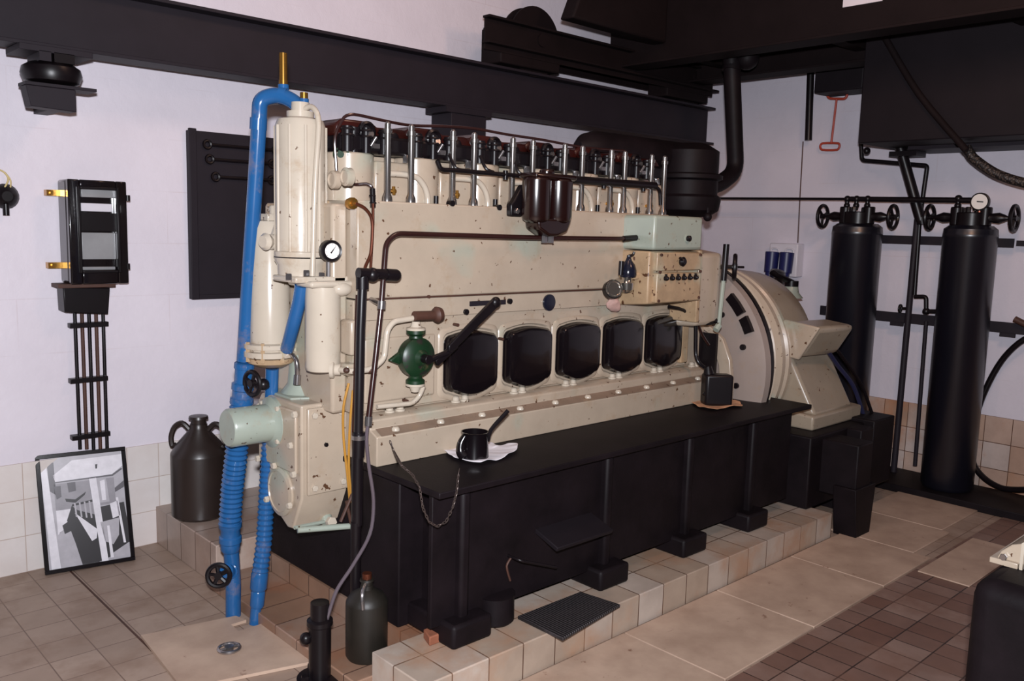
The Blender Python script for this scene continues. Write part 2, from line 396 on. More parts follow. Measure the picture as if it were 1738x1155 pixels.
# ================================================================== crane runway and bridge
def ibeam(bb, x0, x1, yc, z0, z1, fw=.14, t=.014, tw=.012):
    bb.box(x0, x1, yc - fw / 2, yc + fw / 2, z0, z0 + t); bb.box(x0, x1, yc - fw / 2, yc + fw / 2, z1 - t, z1)
    bb.box(x0, x1, yc - tw / 2, yc + tw / 2, z0 + t, z1 - t); return bb
YB = 3.68; ZB0 = 2.108; ZB1 = 2.361
KB = 1.0525      # everything on the runway scales with its distance
rb = thing('runway_beam', 'long charcoal steel runway beam running along the back wall above the engine', 'steel beam', (1, YB, ZB0))
obj('beam', ibeam(B(), -.6, 5.28, YB, ZB0, ZB1), 'beam', rb, bevel=.002)
def mount(px_l, px_r, label, stub=True):
    a = ony(px_l, 125, YB - .1); c = ony(px_r, 125, YB - .1); xc = (a.x + c.x) / 2
    t = thing('beam_mount', label, 'beam support', (xc, YB, 1.8), 'resilient mounts under the runway beam')
    z = ZB0; yc = YB - .02
    obj('clamp_plate', B().box(xc - .125, xc + .125, YB - .1, YB + .09, z - .024, z - .001), 'beam', t, bevel=.002)
    obj('neck', B().box(xc - .06, xc - .02, yc - .08, yc + .08, z - .055, z - .02), 'beam', t)
    obj('neck', B().box(xc - .01, xc + .06, yc - .08, yc + .06, z - .055, z - .02), 'black', t)
    obj('rubber_buffer', B().lathe((xc, yc, z - .13), (0, 0, 1), [(.07, 0), (.096, .01), (.106, .038), (.1, .062), (.075, .078)], 32), 'black', t)
    obj('base_plate', B().box(xc - .11, xc + .135, YB - .1, YB - .0, z - .146, z - .134), 'beam', t, bevel=.001)
    obj('wall_bracket', B().prism([(xc - .11, YB - .1, z - .147), (xc + .06, YB - .1, z - .147), (xc + .06, YB - .1, z - .228), (xc - .095, YB - .1, z - .222)], (0, .08, 0)), 'beam', t, bevel=.003)
    obj('wall_arm', B().box(xc + .005, xc + .055, YB - .03, WY, z - .215, z - .155), 'beam', t)
    return t
mount(52, 143, 'black rubber and steel mount under the left end of the runway beam')
# square column below the middle of the beam
a = ony(752, 200, YB); c = ony(811, 200, YB)
t = thing('beam_mount', 'dark square column below the beam, behind the engine heads', 'beam support', ((a.x + c.x) / 2, YB, 1.2))
obj('clamp_plate', B().box(a.x - .04, c.x + .03, YB - .08, YB + .1, ZB0 - .03, ZB0 - .001), 'beam', t)
obj('column', B().box(a.x, c.x, YB - .07, YB + .1, 1.3, ZB0 - .03), 'beam', t, bevel=.003)
obj('wall_bracket', B().box(a.x, c.x, YB - .07, WY, 1.2, 1.3), 'beam', t)

# end carriage of the travelling crane, rolling on the runway
cr = thing('crane_bridge', 'dark overhead travelling crane with end carriage rolling on the wall beam', 'crane', (4, YB, ZB1))
zt, zb = 2.588, 2.425
for yy in (YB - .09, YB + .08):
    obj('side_channel', B().box(3.11 if yy < YB else 3.3, 5.2, yy, yy + .01, zb, zt).box(3.1 if yy < YB else 3.29, 5.215, yy - .045 * (1 if yy < YB else 0), yy + .01 + .045 * (1 if yy > YB else 0), zt - .006, zt + .006).box(3.1 if yy < YB else 3.29, 5.215, yy - .045 * (1 if yy < YB else 0), yy + .01 + .045 * (1 if yy > YB else 0), zb + .028, zb + .04), 'girder', cr, bevel=.002)
for x in (3.53, 5.0):
    obj('wheel', B().lathe((x, YB - .04, ZB1 + .172), (0, 1, 0), [(.192, 0), (.192, .012), (.17, .016), (.17, .066), (.192, .07), (.192, .082)], 40).cyl((x, YB - .1, ZB1 + .172), (x, YB + .1, ZB1 + .172), .035), 'girder', cr)
    obj('axle_box', B().box(x - .3, x + .16, YB - .085, YB + .08, ZB1 + .014, zt - .02), 'girder', cr, bevel=.008)
for gx in (4.3, 5.0):
    gz = 2.5
    obj('girder', B().box(gx - .005, gx + .005, -1.6, 3.75, gz, gz + .42).box(gx - .08, gx + .08, -1.6, 3.75, gz - .014, gz).box(gx - .08, gx + .08, -1.6, 3.75, gz + .42, gz + .434), 'girder', cr, bevel=.002)
for yy in (3.3, 2.4, 1.5):
    obj('cross_member', B().box(4.3, 5.0, yy, yy + .08, 2.56, 2.8), 'girder', cr)
obj('gearbox', B().prism([(3.47, 3.3, 2.605), (4.28, 3.3, 2.6), (4.28, 3.3, 2.95), (3.62, 3.3, 2.95)], (0, .1, 0)), 'girder', cr, bevel=.012)
# white plate with dark letters on the girder
lp = Vector((4.21, 2.214, 2.655))
pm = B(); pm.box(4.288, 4.295, lp.y - .2, lp.y + .0, lp.z - .02, lp.z + .075)
pm.mi = 1
for k in range(5): pm.box(4.2845, 4.288, lp.y - .03 - k * .034, lp.y - .012 - k * .034, lp.z + .016, lp.z + .05)
obj('load_plate', pm, ['socketw', 'maroon'], cr, label='white plate with dark lettering')

# ================================================================== left wall fittings
bd = thing('tool_board', 'tall charcoal tool board on the back wall behind the blue pipe', 'tool board', (1.8, WY, 1.13))
zb0 = ony(321, 508, WY - .03).z; zb1 = ony(321, 217, WY - .03).z; xb = ony(321, 300, WY - .03).x
obj('board', B().box(xb, xb + .6, WY - .03, WY - .001, zb0, zb1 - .008), 'beam', bd, bevel=.003)
obj('batten', B().box(xb - .002, xb + .032, WY - .045, WY - .028, zb0, zb1), 'beam', bd, bevel=.003)
obj('shelf_lip', B().box(xb + .03, xb + .6, WY - .042, WY - .03, zb0, zb0 + .02), 'beam', bd, bevel=.002)
for i, (x, y, pos) in enumerate(((352, 245, 'top'), (356, 270, 'middle'), (366, 300, 'lowest'))):
    p = ony(x, y, WY - .04); s = B(); L = .34 - .03 * i
    s.tube([p + Vector((.02, 0, 0)), p + Vector((L, 0, 0))], .008, 8, 0)
    for e in (0, L):
        s.torus((p.x + e, p.y, p.z), (0, 1, 0), .017, .007, 14, 6)
    tag(obj('spanner', s, 'black'), 'black ring spanner hanging on the tool board, %s of three' % pos, 'spanner', 'spanners on the tool board')

fbx = thing('fuse_box', 'black iron fuse box with glazed front on the white wall above conduits', 'fuse box', (1.3, WY, 1.3))
yf = WY - .15
x0 = ony(118, 400, yf).x; x1 = ony(217, 400, yf).x; z0 = ony(150, 482, yf).z; z1 = ony(150, 305, yf).z
bb = B(); bb.box(x0, x1, yf + .03, WY - .01, z0, z1)
obj('case', bb, 'gloss', fbx, bevel=.012, seg=3)
wx0 = ony(138, 400, yf).x; wx1 = ony(199, 400, yf).x; wz0 = ony(168, 458, yf).z; wz1 = ony(168, 322, yf).z
bb = B(); bb.box(x0, wx0, yf, yf + .03, z0, z1); bb.box(wx1, x1, yf, yf + .03, z0, z1); bb.box(wx0, wx1, yf, yf + .03, z0, wz0); bb.box(wx0, wx1, yf, yf + .03, wz1, z1)
dr = obj('door', bb, 'gloss', fbx, bevel=.005)
obj('window_rim', B().box(wx0 - .012, wx0, yf - .008, yf + .002, wz0 - .012, wz1 + .012).box(wx1, wx1 + .012, yf - .008, yf + .002, wz0 - .012, wz1 + .012).box(wx0, wx1, yf - .008, yf + .002, wz0 - .012, wz0).box(wx0, wx1, yf - .008, yf + .002, wz1, wz1 + .012), 'black', dr, bevel=.003)
def inset(px0, px1, py0, py1, m, nm, y=yf + .02, lab=None):
    q0 = ony(px0, py1, y); q1 = ony(px1, py0, y)
    obj(nm, B().box(q0.x, q1.x, y, y + .01, q0.z, q1.z), m, fbx, bevel=.002, label=lab)
inset(138, 198, 322, 334, 'silver', 'top_rail'); inset(138, 190, 346, 358, 'socketw', 'rating_card', lab='white card')
inset(137, 196, 362, 392, 'black', 'fuse_carrier', yf + .015)
inset(140, 196, 395, 440, 'silver', 'cover_plate'); inset(140, 196, 452, 458, 'silver', 'bottom_rail')
for px, py in ((83, 327), (86, 450)):
    p = ony(px + 4, py, WY - .04)
    obj('fixing_lug', B().box(p.x - .02, x0, WY - .05, WY - .012, p.z - .012, p.z + .012).cyl((p.x, WY - .05, p.z), (p.x, WY - .06, p.z), .009), 'brass', fbx, label='brass lug')
for py in (336, 452):
    p = ony(218, py, yf); obj('hinge', B().cyl((p.x, yf + .01, p.z - .012), (p.x, yf + .01, p.z + .012), .01), 'black', fbx)
g0 = ony(107, 488, WY - .1); g1 = ony(187, 488, WY - .1); g2 = ony(184, 533, WY - .1); g3 = ony(110, 530, WY - .1)
obj('gland_box', B().prism([g0, g1, g2, g3], (0, .09, 0)), 'black', fbx, bevel=.004)
obj('gland_flange', B().box(g0.x - .02, g1.x + .02, WY - .11, WY - .01, g0.z - .002, z0 - .001), 'rust', fbx, bevel=.002)
cd = thing('conduit_bundle', 'five dark rusty conduits running down the wall below the fuse box', 'conduit', (1.3, WY, .2))
for i in range(5):
    a = ony(127 + i * 12, 536, WY - .03); a.z = g2.z + .005
    b_ = ony(136 + i * 11.5, 765, WY - .03)
    dirv = (b_ - a); e = a + dirv * .985
    obj('conduit', B().cyl(a, e, .0078, seg=10), 'pipeb' if i % 2 == 0 else 'rust', cd)
for py, xa, xb_ in ((552, 118, 184), (645, 119, 183), (740, 122, 187)):
    a = ony(xa, py + 1, WY - .042); c = ony(xb_, py - 3, WY - .042)
    obj('clamp_bar', B().box(a.x, c.x, WY - .048, WY - .012, (a.z + c.z) / 2 - .01, (a.z + c.z) / 2 + .01), 'black', cd, bevel=.002)

# small black cable gland at far left
t = thing('round_socket', 'small round black socket with two pale wires at the left picture edge', 'socket', ony(8, 330, WY - .03))
p = ony(10, 333, WY - .02)
obj('body', B().lathe((p.x, WY - .001, p.z), (0, -1, 0), [(.05, 0), (.05, .012), (.038, .03), (.02, .045)], 20).cyl((p.x - .004, WY - .03, p.z - .075), (p.x - .004, WY - .03, p.z - .03), .012), 'black', t)
obj('pale_wire', B().tube(mix((8, 318, WY - .03), (14, 303, WY - .02), (4, 290, WY - .012), (-20, 284, WY - .012)), .0035, 6), 'yellow', t)
obj('short_wire', B().tube(mix((17, 322, WY - .03), (18, 306, WY - .02), (8, 292, WY - .012)), .003, 6), 'yellow', t)

# framed photograph leaning on the wall
f0 = onz(76, 975, 0); f1 = onz(229, 949, 0); t0 = ony(57, 771, WY - .012); t1 = ony(211, 759, WY - .012)
fr = thing('framed_photograph', 'framed black and white photograph of an engine room, leaning against the wall', 'framed picture', (f0 + f1) / 2)
U = (f1 - f0); V = ((t0 - f0) + (t1 - f1)) / 2; N = U.cross(V).normalized()
if N.y > 0: N = -N
def fp(u, v, n=0): return f0 + U * u + V * v + N * n
bb = B(); bw = .035
for q in (((0, 0), (1, 0), (1, bw), (0, bw)), ((0, 1 - bw), (1, 1 - bw), (1, 1), (0, 1)), ((0, bw), (.05, bw), (.05, 1 - bw), (0, 1 - bw)), ((.95, bw), (1, bw), (1, 1 - bw), (.95, 1 - bw))):
    bb.prism([fp(a, b_, .018) for a, b_ in q], -N * .018)
obj('frame', bb, 'gloss', fr, bevel=.002)
bb = B()
def pic(m, pts, lay=1):
    bb.mi = m; bb.face([bb.b.verts.new(fp(.05 + .9 * u / 100, .035 + .93 * v / 100, .006 + lay * .0006)) for u, v in pts])
pic(1, [(0, 0), (100, 0), (100, 100), (0, 100)], 0)
pic(0, [(14, 84), (38, 96), (100, 97), (100, 86), (86, 79), (16, 78)]); pic(3, [(8, 95), (16, 96), (16, 66), (9, 70)]); pic(0, [(0, 94), (7, 94), (14, 0), (3, 0)], 1)
pic(2, [(14, 76), (88, 76), (88, 52), (14, 50)]); pic(0, [(14, 52), (36, 52), (28, 38), (14, 30)], 2); pic(1, [(16, 32), (28, 36), (40, 0), (14, 0)], 2)
pic(4, [(26, 42), (34, 56), (60, 58), (64, 50), (98, 52), (100, 36), (100, 8), (60, 0), (40, 0), (34, 20)], 3)
pic(0, [(36, 48), (62, 30), (60, 22), (54, 20)], 4); pic(2, [(34, 54), (60, 56), (60, 44), (40, 50)], 4); pic(0, [(57, 78), (66, 78), (72, 0), (64, 0)], 5)
pic(1, [(66, 76), (78, 76), (80, 54), (68, 54)], 5); pic(0, [(70, 74), (76, 75), (76, 56), (71, 56)], 6); pic(1, [(66, 36), (90, 38), (88, 22), (80, 14), (70, 18)], 5)
pic(0, [(80, 52), (90, 54), (92, 40), (82, 38)], 6); pic(0, [(88, 57), (91, 57), (96, 14), (93, 14)], 6); pic(1, [(78, 6), (100, 14), (100, 2), (76, 2)], 6); pic(0, [(74, 32), (77, 32), (79, 2), (75, 2)], 7)
pic(3, [(88, 66), (100, 72), (100, 66), (88, 62)], 4); pic(3, [(14, 74), (22, 74), (22, 64), (16, 62)], 4); pic(4, [(26, 62), (38, 60), (52, 66), (50, 63), (38, 57), (27, 59)], 4); pic(3, [(30, 76), (40, 76), (40, 68), (31, 67)], 4)
pic(4, [(20, 38), (30, 42), (30, 32), (22, 30)], 4); pic(4, [(66, 90), (69, 90), (68, 86), (66, 86)], 4); pic(3, [(16, 78), (86, 79), (98, 84), (100, 83), (87, 77.5), (16, 77)], 5)
for k in range(4): pic(1, [(36 + 6 * k, 57), (38 + 6 * k, 57), (39 + 6 * k, 44 - k), (37 + 6 * k, 44 - k)], 5)
obj('print', bb, ['g1', 'g2', 'g3', 'g4', 'g5'], fr, smooth=False)

# big dark stoneware style flagon with two handles
def flagon(name, c, r, h, m, label, cat, sh=.62):
    t = thing(name, label, cat, c); x, y, z = c
    obj('body', B().lathe(c, (0, 0, 1), [(r * .9, 0), (r, .012), (r, h * sh), (r * .99, h * (sh + .02)), (r * .8, h * (sh + .1)), (r * .32, h * .87), (r * .3, h * .92)], 32), m, t)
    obj('cap', B().lathe((x, y, z + h * .915), (0, 0, 1), [(r * .27, 0), (r * .27, h * .05), (r * .35, h * .055), (r * .33, h * .08), (r * .15, h * .085)], 16), m, t)
    return t
jc = onz(340, 872, .176); jr = .121; jh = .455
jg = flagon('flagon', (jc.x, jc.y, .175), jr, jh, 'galv', 'big dark brown metal flagon with two loop handles on the tiled platform by the wall', 'flagon')
rt = Vector((R_.x, R_.y, 0)).normalized()
for s in (-1, 1):
    pts = [Vector((jc.x, jc.y, .175)) + rt * (s * q * jr) + Vector((0, 0, q2 * jh)) for q, q2 in ((.34, .86), (.6, .92), (.88, .88), (1.02, .78), (.98, .69), (.84, .7))]
    obj('handle', B().tube(pts, .012, 8, 4), 'galv', jg)

# ================================================================== engine bed
base = thing('engine_bed', 'massive oily black steel bed frame carrying the engine on the tiled plinth', 'engine bed', (2.9, 2.7, .128))
ZS = .668
obj('tank_body', B().box(1.66, 3.95, 2.3, 3.3, .128, ZS - .03), 'oily', base, bevel=.006)
obj('top_plate', B().box(1.64, 3.98, 2.06, 3.34, ZS - .022, ZS), 'oily', base, bevel=.004)
obj('side_plate', B().box(1.66, 3.9, 2.12, 2.14, .19, ZS - .022), 'oily', base, bevel=.003)
for x in (1.7, 2.42, 2.95, 3.45):
    obj('outrigger', B().box(x, x + .17, 2.05, 2.32, .128, .21).box(x + .06, x + .1, 2.09, 2.32, .2, ZS - .03), 'oily', base, bevel=.012)
obj('filler_pipe', B().bend([(1.98, 2.1, .37), (1.98, 2.04, .37), (2.16, 2.04, .3)], .005, .03), 'black', base)
obj('generator_mount', B().box(3.98, 4.72, 2.05, 3.4, .13, .5), 'oily', base, bevel=.008)
obj('generator_mount_rib', B().box(4.1, 4.26, 1.86, 2.06, .2, .48).box(4.36, 4.5, 1.97, 2.06, .2, .5).box(4.55, 4.8, 1.99, 2.3, .15, .52), 'oily', base, bevel=.008)
obj('leg', B().prism([(4.12, 1.85, 0), (4.27, 1.85, 0), (4.3, 1.85, .26), (4.08, 1.85, .26)], (0, .12, 0)), 'oily', base, bevel=.004)
obj('far_leg', B().box(4.5, 4.66, 2.1, 2.3, 0, .15), 'oily', base)

# ================================================================== the engine
YF = 2.5           # plane of the front casing
YC = 2.78          # crankshaft line
eng = thing('diesel_engine', 'large cream six cylinder marine diesel engine with black crankcase doors', 'engine', (2.7, YC, ZS))
XL = 1.62; XR = 3.56; ZT = 1.575
# base casting with ledges
prof = [(2.42, ZS), (2.42, .772), (2.462, .79), (2.462, .822), (2.475, .83), (2.53, .835), (2.545, .85), (2.56, .88), (2.9, .88), (3.1, .83), (3.14, .82), (3.14, ZS)]
obj('base_casting', B().prism([(XL + .03, y, z) for y, z in prof], (3.72 - XL - .03, 0, 0)), 'cream', eng, bevel=.004)
obj('ledge', B().prism([(XL + .05, 2.4205, .7735), (XL + .05, 2.4585, .7915), (XL + .05, 2.4585, .7925), (XL + .05, 2.4205, .7745)], (3.7 - XL - .05, 0, 0)), 'ledge', eng, smooth=False, label='worn brown ledge')
# crankcase: plate with five arched openings, slightly tapered above
bb = B(); bb.box(XL, XR, YF + .02, 3.06, .84, 1.235)
obj('crankcase', bb, 'cream', eng, bevel=.006)
def arch(cx, w_, z0, z1, y, e=.0, n=8, rise=.012, drop=.022):
    pts = []
    hw = w_ / 2 + e; r = .032
    for k in range(n + 1):
        t = -1 + 2 * k / n; pts.append(Vector((cx + t * (hw - r), y, z0 - e - drop * (1 - t * t))))
    for k in range(1, 5):
        a_ = -PI / 2 + k * PI / 8; pts.append(Vector((cx + hw - r + r * math.cos(a_), y, z0 - e + r + r * math.sin(a_))))
    for k in range(0, 5):
        a_ = k * PI / 8; pts.append(Vector((cx + hw - r + r * math.cos(a_), y, z1 + e - r + r * math.sin(a_))))
    for k in range(1, n):
        t = 1 - 2 * k / n; pts.append(Vector((cx + t * (hw - r), y, z1 + e + rise * (1 - t * t))))
    for k in range(0, 5):
        a_ = PI / 2 + k * PI / 8; pts.append(Vector((cx - hw + r + r * math.cos(a_), y, z1 + e - r + r * math.sin(a_))))
    for k in range(0, 4):
        a_ = PI + k * PI / 8; pts.append(Vector((cx - hw + r + r * math.cos(a_), y, z0 - e + r + r * math.sin(a_))))
    return pts
doors = [2.135, 2.436, 2.738, 3.035, 3.335]
def ringed(outer, inner, depth_pts, bb):
    vo = [bb.b.verts.new(p) for p in outer]; vi = [bb.b.verts.new(p) for p in inner]; n = len(vo)
    for k in range(n): bb.face([vo[k], vo[(k + 1) % n], vi[(k + 1) % n], vi[k]])
    prev = vi
    for ring in depth_pts:
        vr = [bb.b.verts.new(p) for p in ring]
        for k in range(n): bb.face([prev[k], prev[(k + 1) % n], vr[(k + 1) % n], vr[k]])
        prev = vr
    return prev
for i, dx in enumerate(doors):
    wd = .252
    bb = B()
    o3 = arch(dx, wd, .873, 1.093, YF + .019, .024); o2 = arch(dx, wd, .873, 1.093, YF + .012, .018); o1 = arch(dx, wd, .873, 1.093, YF + .01, .008); o0 = arch(dx, wd, .873, 1.093, YF + .018, .002)
    ringed(o3, o2, [o1, o0], bb)
    obj('door_surround', bb, 'cream', eng)
    bb = B(); vs = None
    rgs = [arch(dx, wd - .006, .876, 1.09, YF + .018, 0), arch(dx, wd - .006, .876, 1.09, YF - .008, 0), arch(dx, wd - .02, .883, 1.083, YF - .022, 0), arch(dx, wd - .05, .897, 1.069, YF - .028, 0)]
    bb.rings(rgs)
    d = obj('inspection_door', bb, 'gloss', eng)
    if i == 1 or i == 2:
        pass
# pads and bolts along the crankcase flange
for i in range(7):
    for dxx in (0, .045):
        x = 1.76 + i * .303 + dxx
        p = Vector((x, 2.503, .8325))
        obj('flange_bolt', B().lathe(p, (0, 0, 1), [(.019, 0), (.019, .007), (.014, .008), (.013, .02), (.008, .024)], 10), 'white', eng)
for i in range(10):
    x = 1.74 + i * .2
    obj('ledge_bolt', B().lathe((x, 2.437, .781), (0, 0, 1), [(.015, 0), (.015, .007), (.01, .014)], 10), 'white', eng)
# upper casing
bb = B(); bb.box(XL, 3.33, YF, 3.06, 1.24, ZT - .002)
obj('upper_casing', bb, 'cream', eng, bevel=.006)
obj('seam', B().box(XL + .002, 3.1, YF - .0015, YF + .01, 1.236, 1.241), 'rust', eng, label='rusty seam line')
bb = B().box(XL, 3.04, YF + .004, YF + .02, 1.165, 1.234)
obj('joint_strip', bb, 'cream', eng, bevel=.002)
obj('blank_panel', B().box(XL + .04, 1.97, YF + .012, YF + .03, .87, 1.1), 'cream', eng, bevel=.02, seg=4)
for px, py in ((847, 352), (767, 345), (791, 529), (865, 511), (690, 680), (664, 693), (852, 575), (727, 503), (776, 551)):
    p = ony(px, py, YF); r = .011 if py < 540 and px not in (727, 776) else .006
    obj('casing_plug', B().cyl((p.x, YF + .02, p.z), (p.x, YF - .006, p.z), r, seg=14), 'black' if r > .01 else 'rust', eng)
obj('name_strip', B().box(ony(798, 515, YF).x, ony(858, 515, YF).x, YF - .002, YF + .006, 1.196, 1.214), 'beam', eng, label='dark worn name strip')
p = ony(932, 513, YF)
obj('maker_badge', B().lathe((p.x, YF + .005, p.z), (0, -1, 0), [(.034, 0), (.034, .009), (.026, .011)], 24), 'bluegrey', eng, label='round blue grey badge')
# cylinders, heads, rocker covers
prx = [(1.767, 1.868), (2.057, 2.16), (2.358, 2.468), (2.653, 2.761), (2.948, 3.04), (3.23, 3.327)]
obj('cylinder_block', B().box(XL + .02, 3.36, 2.67, 3.02, ZT - .01, 1.735), 'cream', eng, bevel=.006)
for i, (a, c) in enumerate(prx):
    cx = a - .085
    zt = 1.735
    pot = obj('cylinder', B().lathe((cx, 2.655, ZT - .004), (0, 0, 1), [(.088, 0), (.088, zt - ZT), (.084, zt - ZT + .004)], 32), 'cream', eng)
    obj('cylinder_shoulder', B().box(a - .01, c + .07, 2.6, 2.68, ZT - .004, zt - .02), 'cream', eng, bevel=.008)
    if i < 5:
        obj('coolant_bend', B().tube([(a + .03, 2.57, 1.672), (c - .01, 2.565, 1.672), (c + .04, 2.56, 1.665), (c + .075, 2.56, 1.635), (c + .09, 2.56, 1.6), (c + .092, 2.56, ZT - .004)], .011, 10, 4), 'white', eng)
    hd = obj('cylinder_head', B().box(cx - .075, c + .04, 2.58, 2.98, zt + .002, 1.8).box(cx - .06, c + .02, 2.66, 2.96, 1.79, 1.83), 'black', eng, bevel=.012)
    for k in range(3):
        xx = cx - .055 + k * .075
        obj('valve_spring', B().cyl((xx, 2.575, zt), (xx, 2.575, 1.82), .02 - .004 * (k % 2), seg=14).torus((xx, 2.575, 1.79), (0, 0, 1), .021, .004, 16, 6).torus((xx, 2.575, 1.81), (0, 0, 1), .021, .004, 16, 6), 'black', eng)
    zc = 1.842
    bb = B().prism([(cx - .085, 2.6, 1.79), (cx - .085, 2.6, zc - .015), (cx - .06, 2.6, zc + .004), (cx + .06, 2.6, zc + .004), (a + .0, 2.6, zc - .012), (c + .01, 2.6, zc - .01), (c + .04, 2.6, zc - .035), (c + .04, 2.6, 1.79)], (0, .34, 0))
    obj('rocker_cover', bb, 'redcov', eng, bevel=.012, label='oily red cover')
    obj('rocker_boss', B().lathe((cx + .035, 2.6, zc - .03), (0, -1, 0), [(.034, -.01), (.034, .012), (.026, .018), (.02, .006)], 20), 'black', eng)
    obj('rocker_boss', B().lathe((a + .062, 2.6, zc - .045), (0, -1, 0), [(.02, -.01), (.02, .012), (.014, .016)], 16), 'black', eng)
    obj('indicator_valve', B().cyl((cx + .03, 2.585, 1.795), (cx + .028, 2.555, 1.8), .011).cyl((cx + .03, 2.56, 1.76), (cx + .045, 2.55, 1.79), .006).box(cx + .035, cx + .06, 2.55, 2.566, 1.752, 1.768), 'steel', eng)
    obj('head_nut', B().nut((cx - .02, 2.6, zt), (0, 0, 1), .015, .03), 'steel', eng)
    obj('head_nut', B().nut((c + .015, 2.59, zt - .02), (0, 0, 1), .014, .028), 'steel', eng)
    for xx in (a, c):
        obj('pushrod_tube', B().lathe((xx, 2.54, ZT - .006), (0, 0, 1), [(.019, 0), (.018, .02), (.012, .034), (.012, .235), (.016, .237), (.016, .252), (.011, .254), (.011, .27), (.006, .276)], 16), 'polish', eng, label='bright steel tube')
    obj('drain_cock', B().cyl((a + .05, 2.6, 1.612), (a + .05, 2.565, 1.612), .008).cyl((a + .05, 2.57, 1.6), (a + .045, 2.566, 1.628), .006), 'brass', eng)
for px, py in ((754, 333),):
    pass
for i in range(5):
    x = prx[i][1] + .13; obj('block_stud', B().cyl((x, 2.56, ZT - .005), (x, 2.56, ZT + .028), .009), 'black', eng)
# copper line along the covers
obj('leak_off_pipe', B().tube(mix((632, 322, 2.52), (630, 316, 2.52), (622, 312, 2.53), (604, 313, 2.55), (585, 310, 2.6), (573, 298, 2.6), (570, 270, 2.6), (569, 232, 2.6), (584, 199, 2.6), (600, 194, 2.6), (635, 201, 2.62), (668, 208, 2.62), (700, 213, 2.62), (750, 214, 2.62), (805, 218, 2.62), (860, 228, 2.62), (920, 237, 2.62), (990, 250, 2.62), (1060, 256, 2.62)), .0055, 8, 3), 'redpipe', eng)
obj('leak_off_pipe', B().tube(mix((571, 236, 2.62), (582, 214, 2.62), (594, 207, 2.62), (612, 209, 2.64)), .0045, 8), 'redpipe', eng)
# end box of the head, brass bits at the left
bb = B().box(1.56, XL + .03, 2.68, 2.95, 1.35, 1.72)
obj('end_housing', bb, 'creamold', eng, bevel=.012)
for px, py in ((568, 305), (590, 300)):
    p = onx(px, py, 1.558); obj('end_cover', B().lathe(p, (-1, 0, 0), [(.03, -.01), (.03, .01), (.022, .014), (.02, .008)], 20), 'cream', eng)
obj('cock_group', B().tube(mix((556, 238, 2.7), (575, 236, 2.7), (600, 236, 2.7)), .007).cyl(ony(590, 250, 2.7), ony(590, 228, 2.7), .01).ball(ony(583, 238, 2.68), .014), 'brass', eng)
p = onx(579, 262, 1.62)
obj('green_wheel', B().wheel(p, (-.7, -.7, 0), .024, .005, 3), 'dkgreen', eng, label='small green handwheel')
obj('side_black_pump', B().cyl(ony(600, 262, 2.6), ony(600, 222, 2.6), .02).cyl(ony(600, 226, 2.6), ony(600, 216, 2.6), .024), 'black', eng)
# left end: timing cover, gear case
obj('end_casing', B().box(1.56, XL + .002, 2.56, 3.04, .84, 1.56), 'cream', eng, bevel=.012)
gc = obj('gear_case', B().prism([(1.48, 2.63, .868), (1.48, 2.92, .868), (1.48, 2.94, .845), (1.48, 2.94, .66), (1.48, 2.91, .56), (1.48, 2.82, .45), (1.48, 2.73, .405), (1.48, 2.69, .41), (1.48, 2.63, .535)], (.2, 0, 0)), 'cream', eng, bevel=.008, seg=3)
obj('front_plate', B().box(1.5, 1.665, 2.618, 2.632, .545, .855), 'cream', gc, bevel=.004)
obj('side_plate', B().box(1.47, 1.482, 2.655, 2.925, .62, .845), 'cream', gc, bevel=.004)
obj('round_cover', B().lathe((1.482, 2.775, .53), (-1, 0, 0), [(.09, -.01), (.09, .01), (.075, .014), (.073, .01), (.0, .012)], 30), 'cream', gc)
for y, z in ((2.65, .835), (2.66, .62), (2.91, .82), (2.925, .62), (2.80, .62), (2.68, .72), (2.86, .48), (2.69, .5)):
    obj('case_bolt', B().nut((1.472, y, z), (-1, 0, 0), .012, .014), 'white', gc)
for x, z in ((1.525, .83), (1.63, .83), (1.525, .57), (1.64, .575)):
    obj('case_bolt', B().nut((x, 2.62, z), (0, -1, 0), .012, .012), 'white', gc)
obj('oil_plug', B().nut((1.57, 2.618, .72), (0, -1, 0), .008, .008), 'black', gc)
obj('neck_casting', B().prism([(1.5, 2.74, .865), (1.68, 2.66, .865), (1.68, 2.95, .865), (1.5, 2.93, .865)], (.0, 0, .01)).lathe((1.6, 2.82, .868), (0, 0, 1), [(.09, 0), (.06, .04), (.05, .15)], 20), 'green', eng, bevel=.004)
wp = obj('water_pump', B().lathe((1.482, 2.83, .775), (-1, 0, 0), [(.092, 0), (.092, .014), (.078, .02), (.068, .03), (.068, .17), (.062, .178)], 36), 'green', eng, label='pale green cylinder end')
for k in range(4):
    a_ = PI / 4 + k * PI / 2; obj('pump_bolt', B().nut((1.47, 2.83 + .084 * math.cos(a_), .775 + .084 * math.sin(a_)), (-1, 0, 0), .009, .012), 'white', wp)
obj('drip_lever', B().tube([ony(505, 899, 2.62), ony(598, 892, 2.56)], .011, 10, 0).cyl(ony(556, 892, 2.66), ony(552, 872, 2.7), .022).tube([ony(500, 895, 2.62), ony(550, 885, 2.64)], .007, 8, 0), 'green', eng)
obj('drip_nut', B().nut(ony(560, 885, 2.62), (0, -1, .2), .02, .02), 'white', eng)

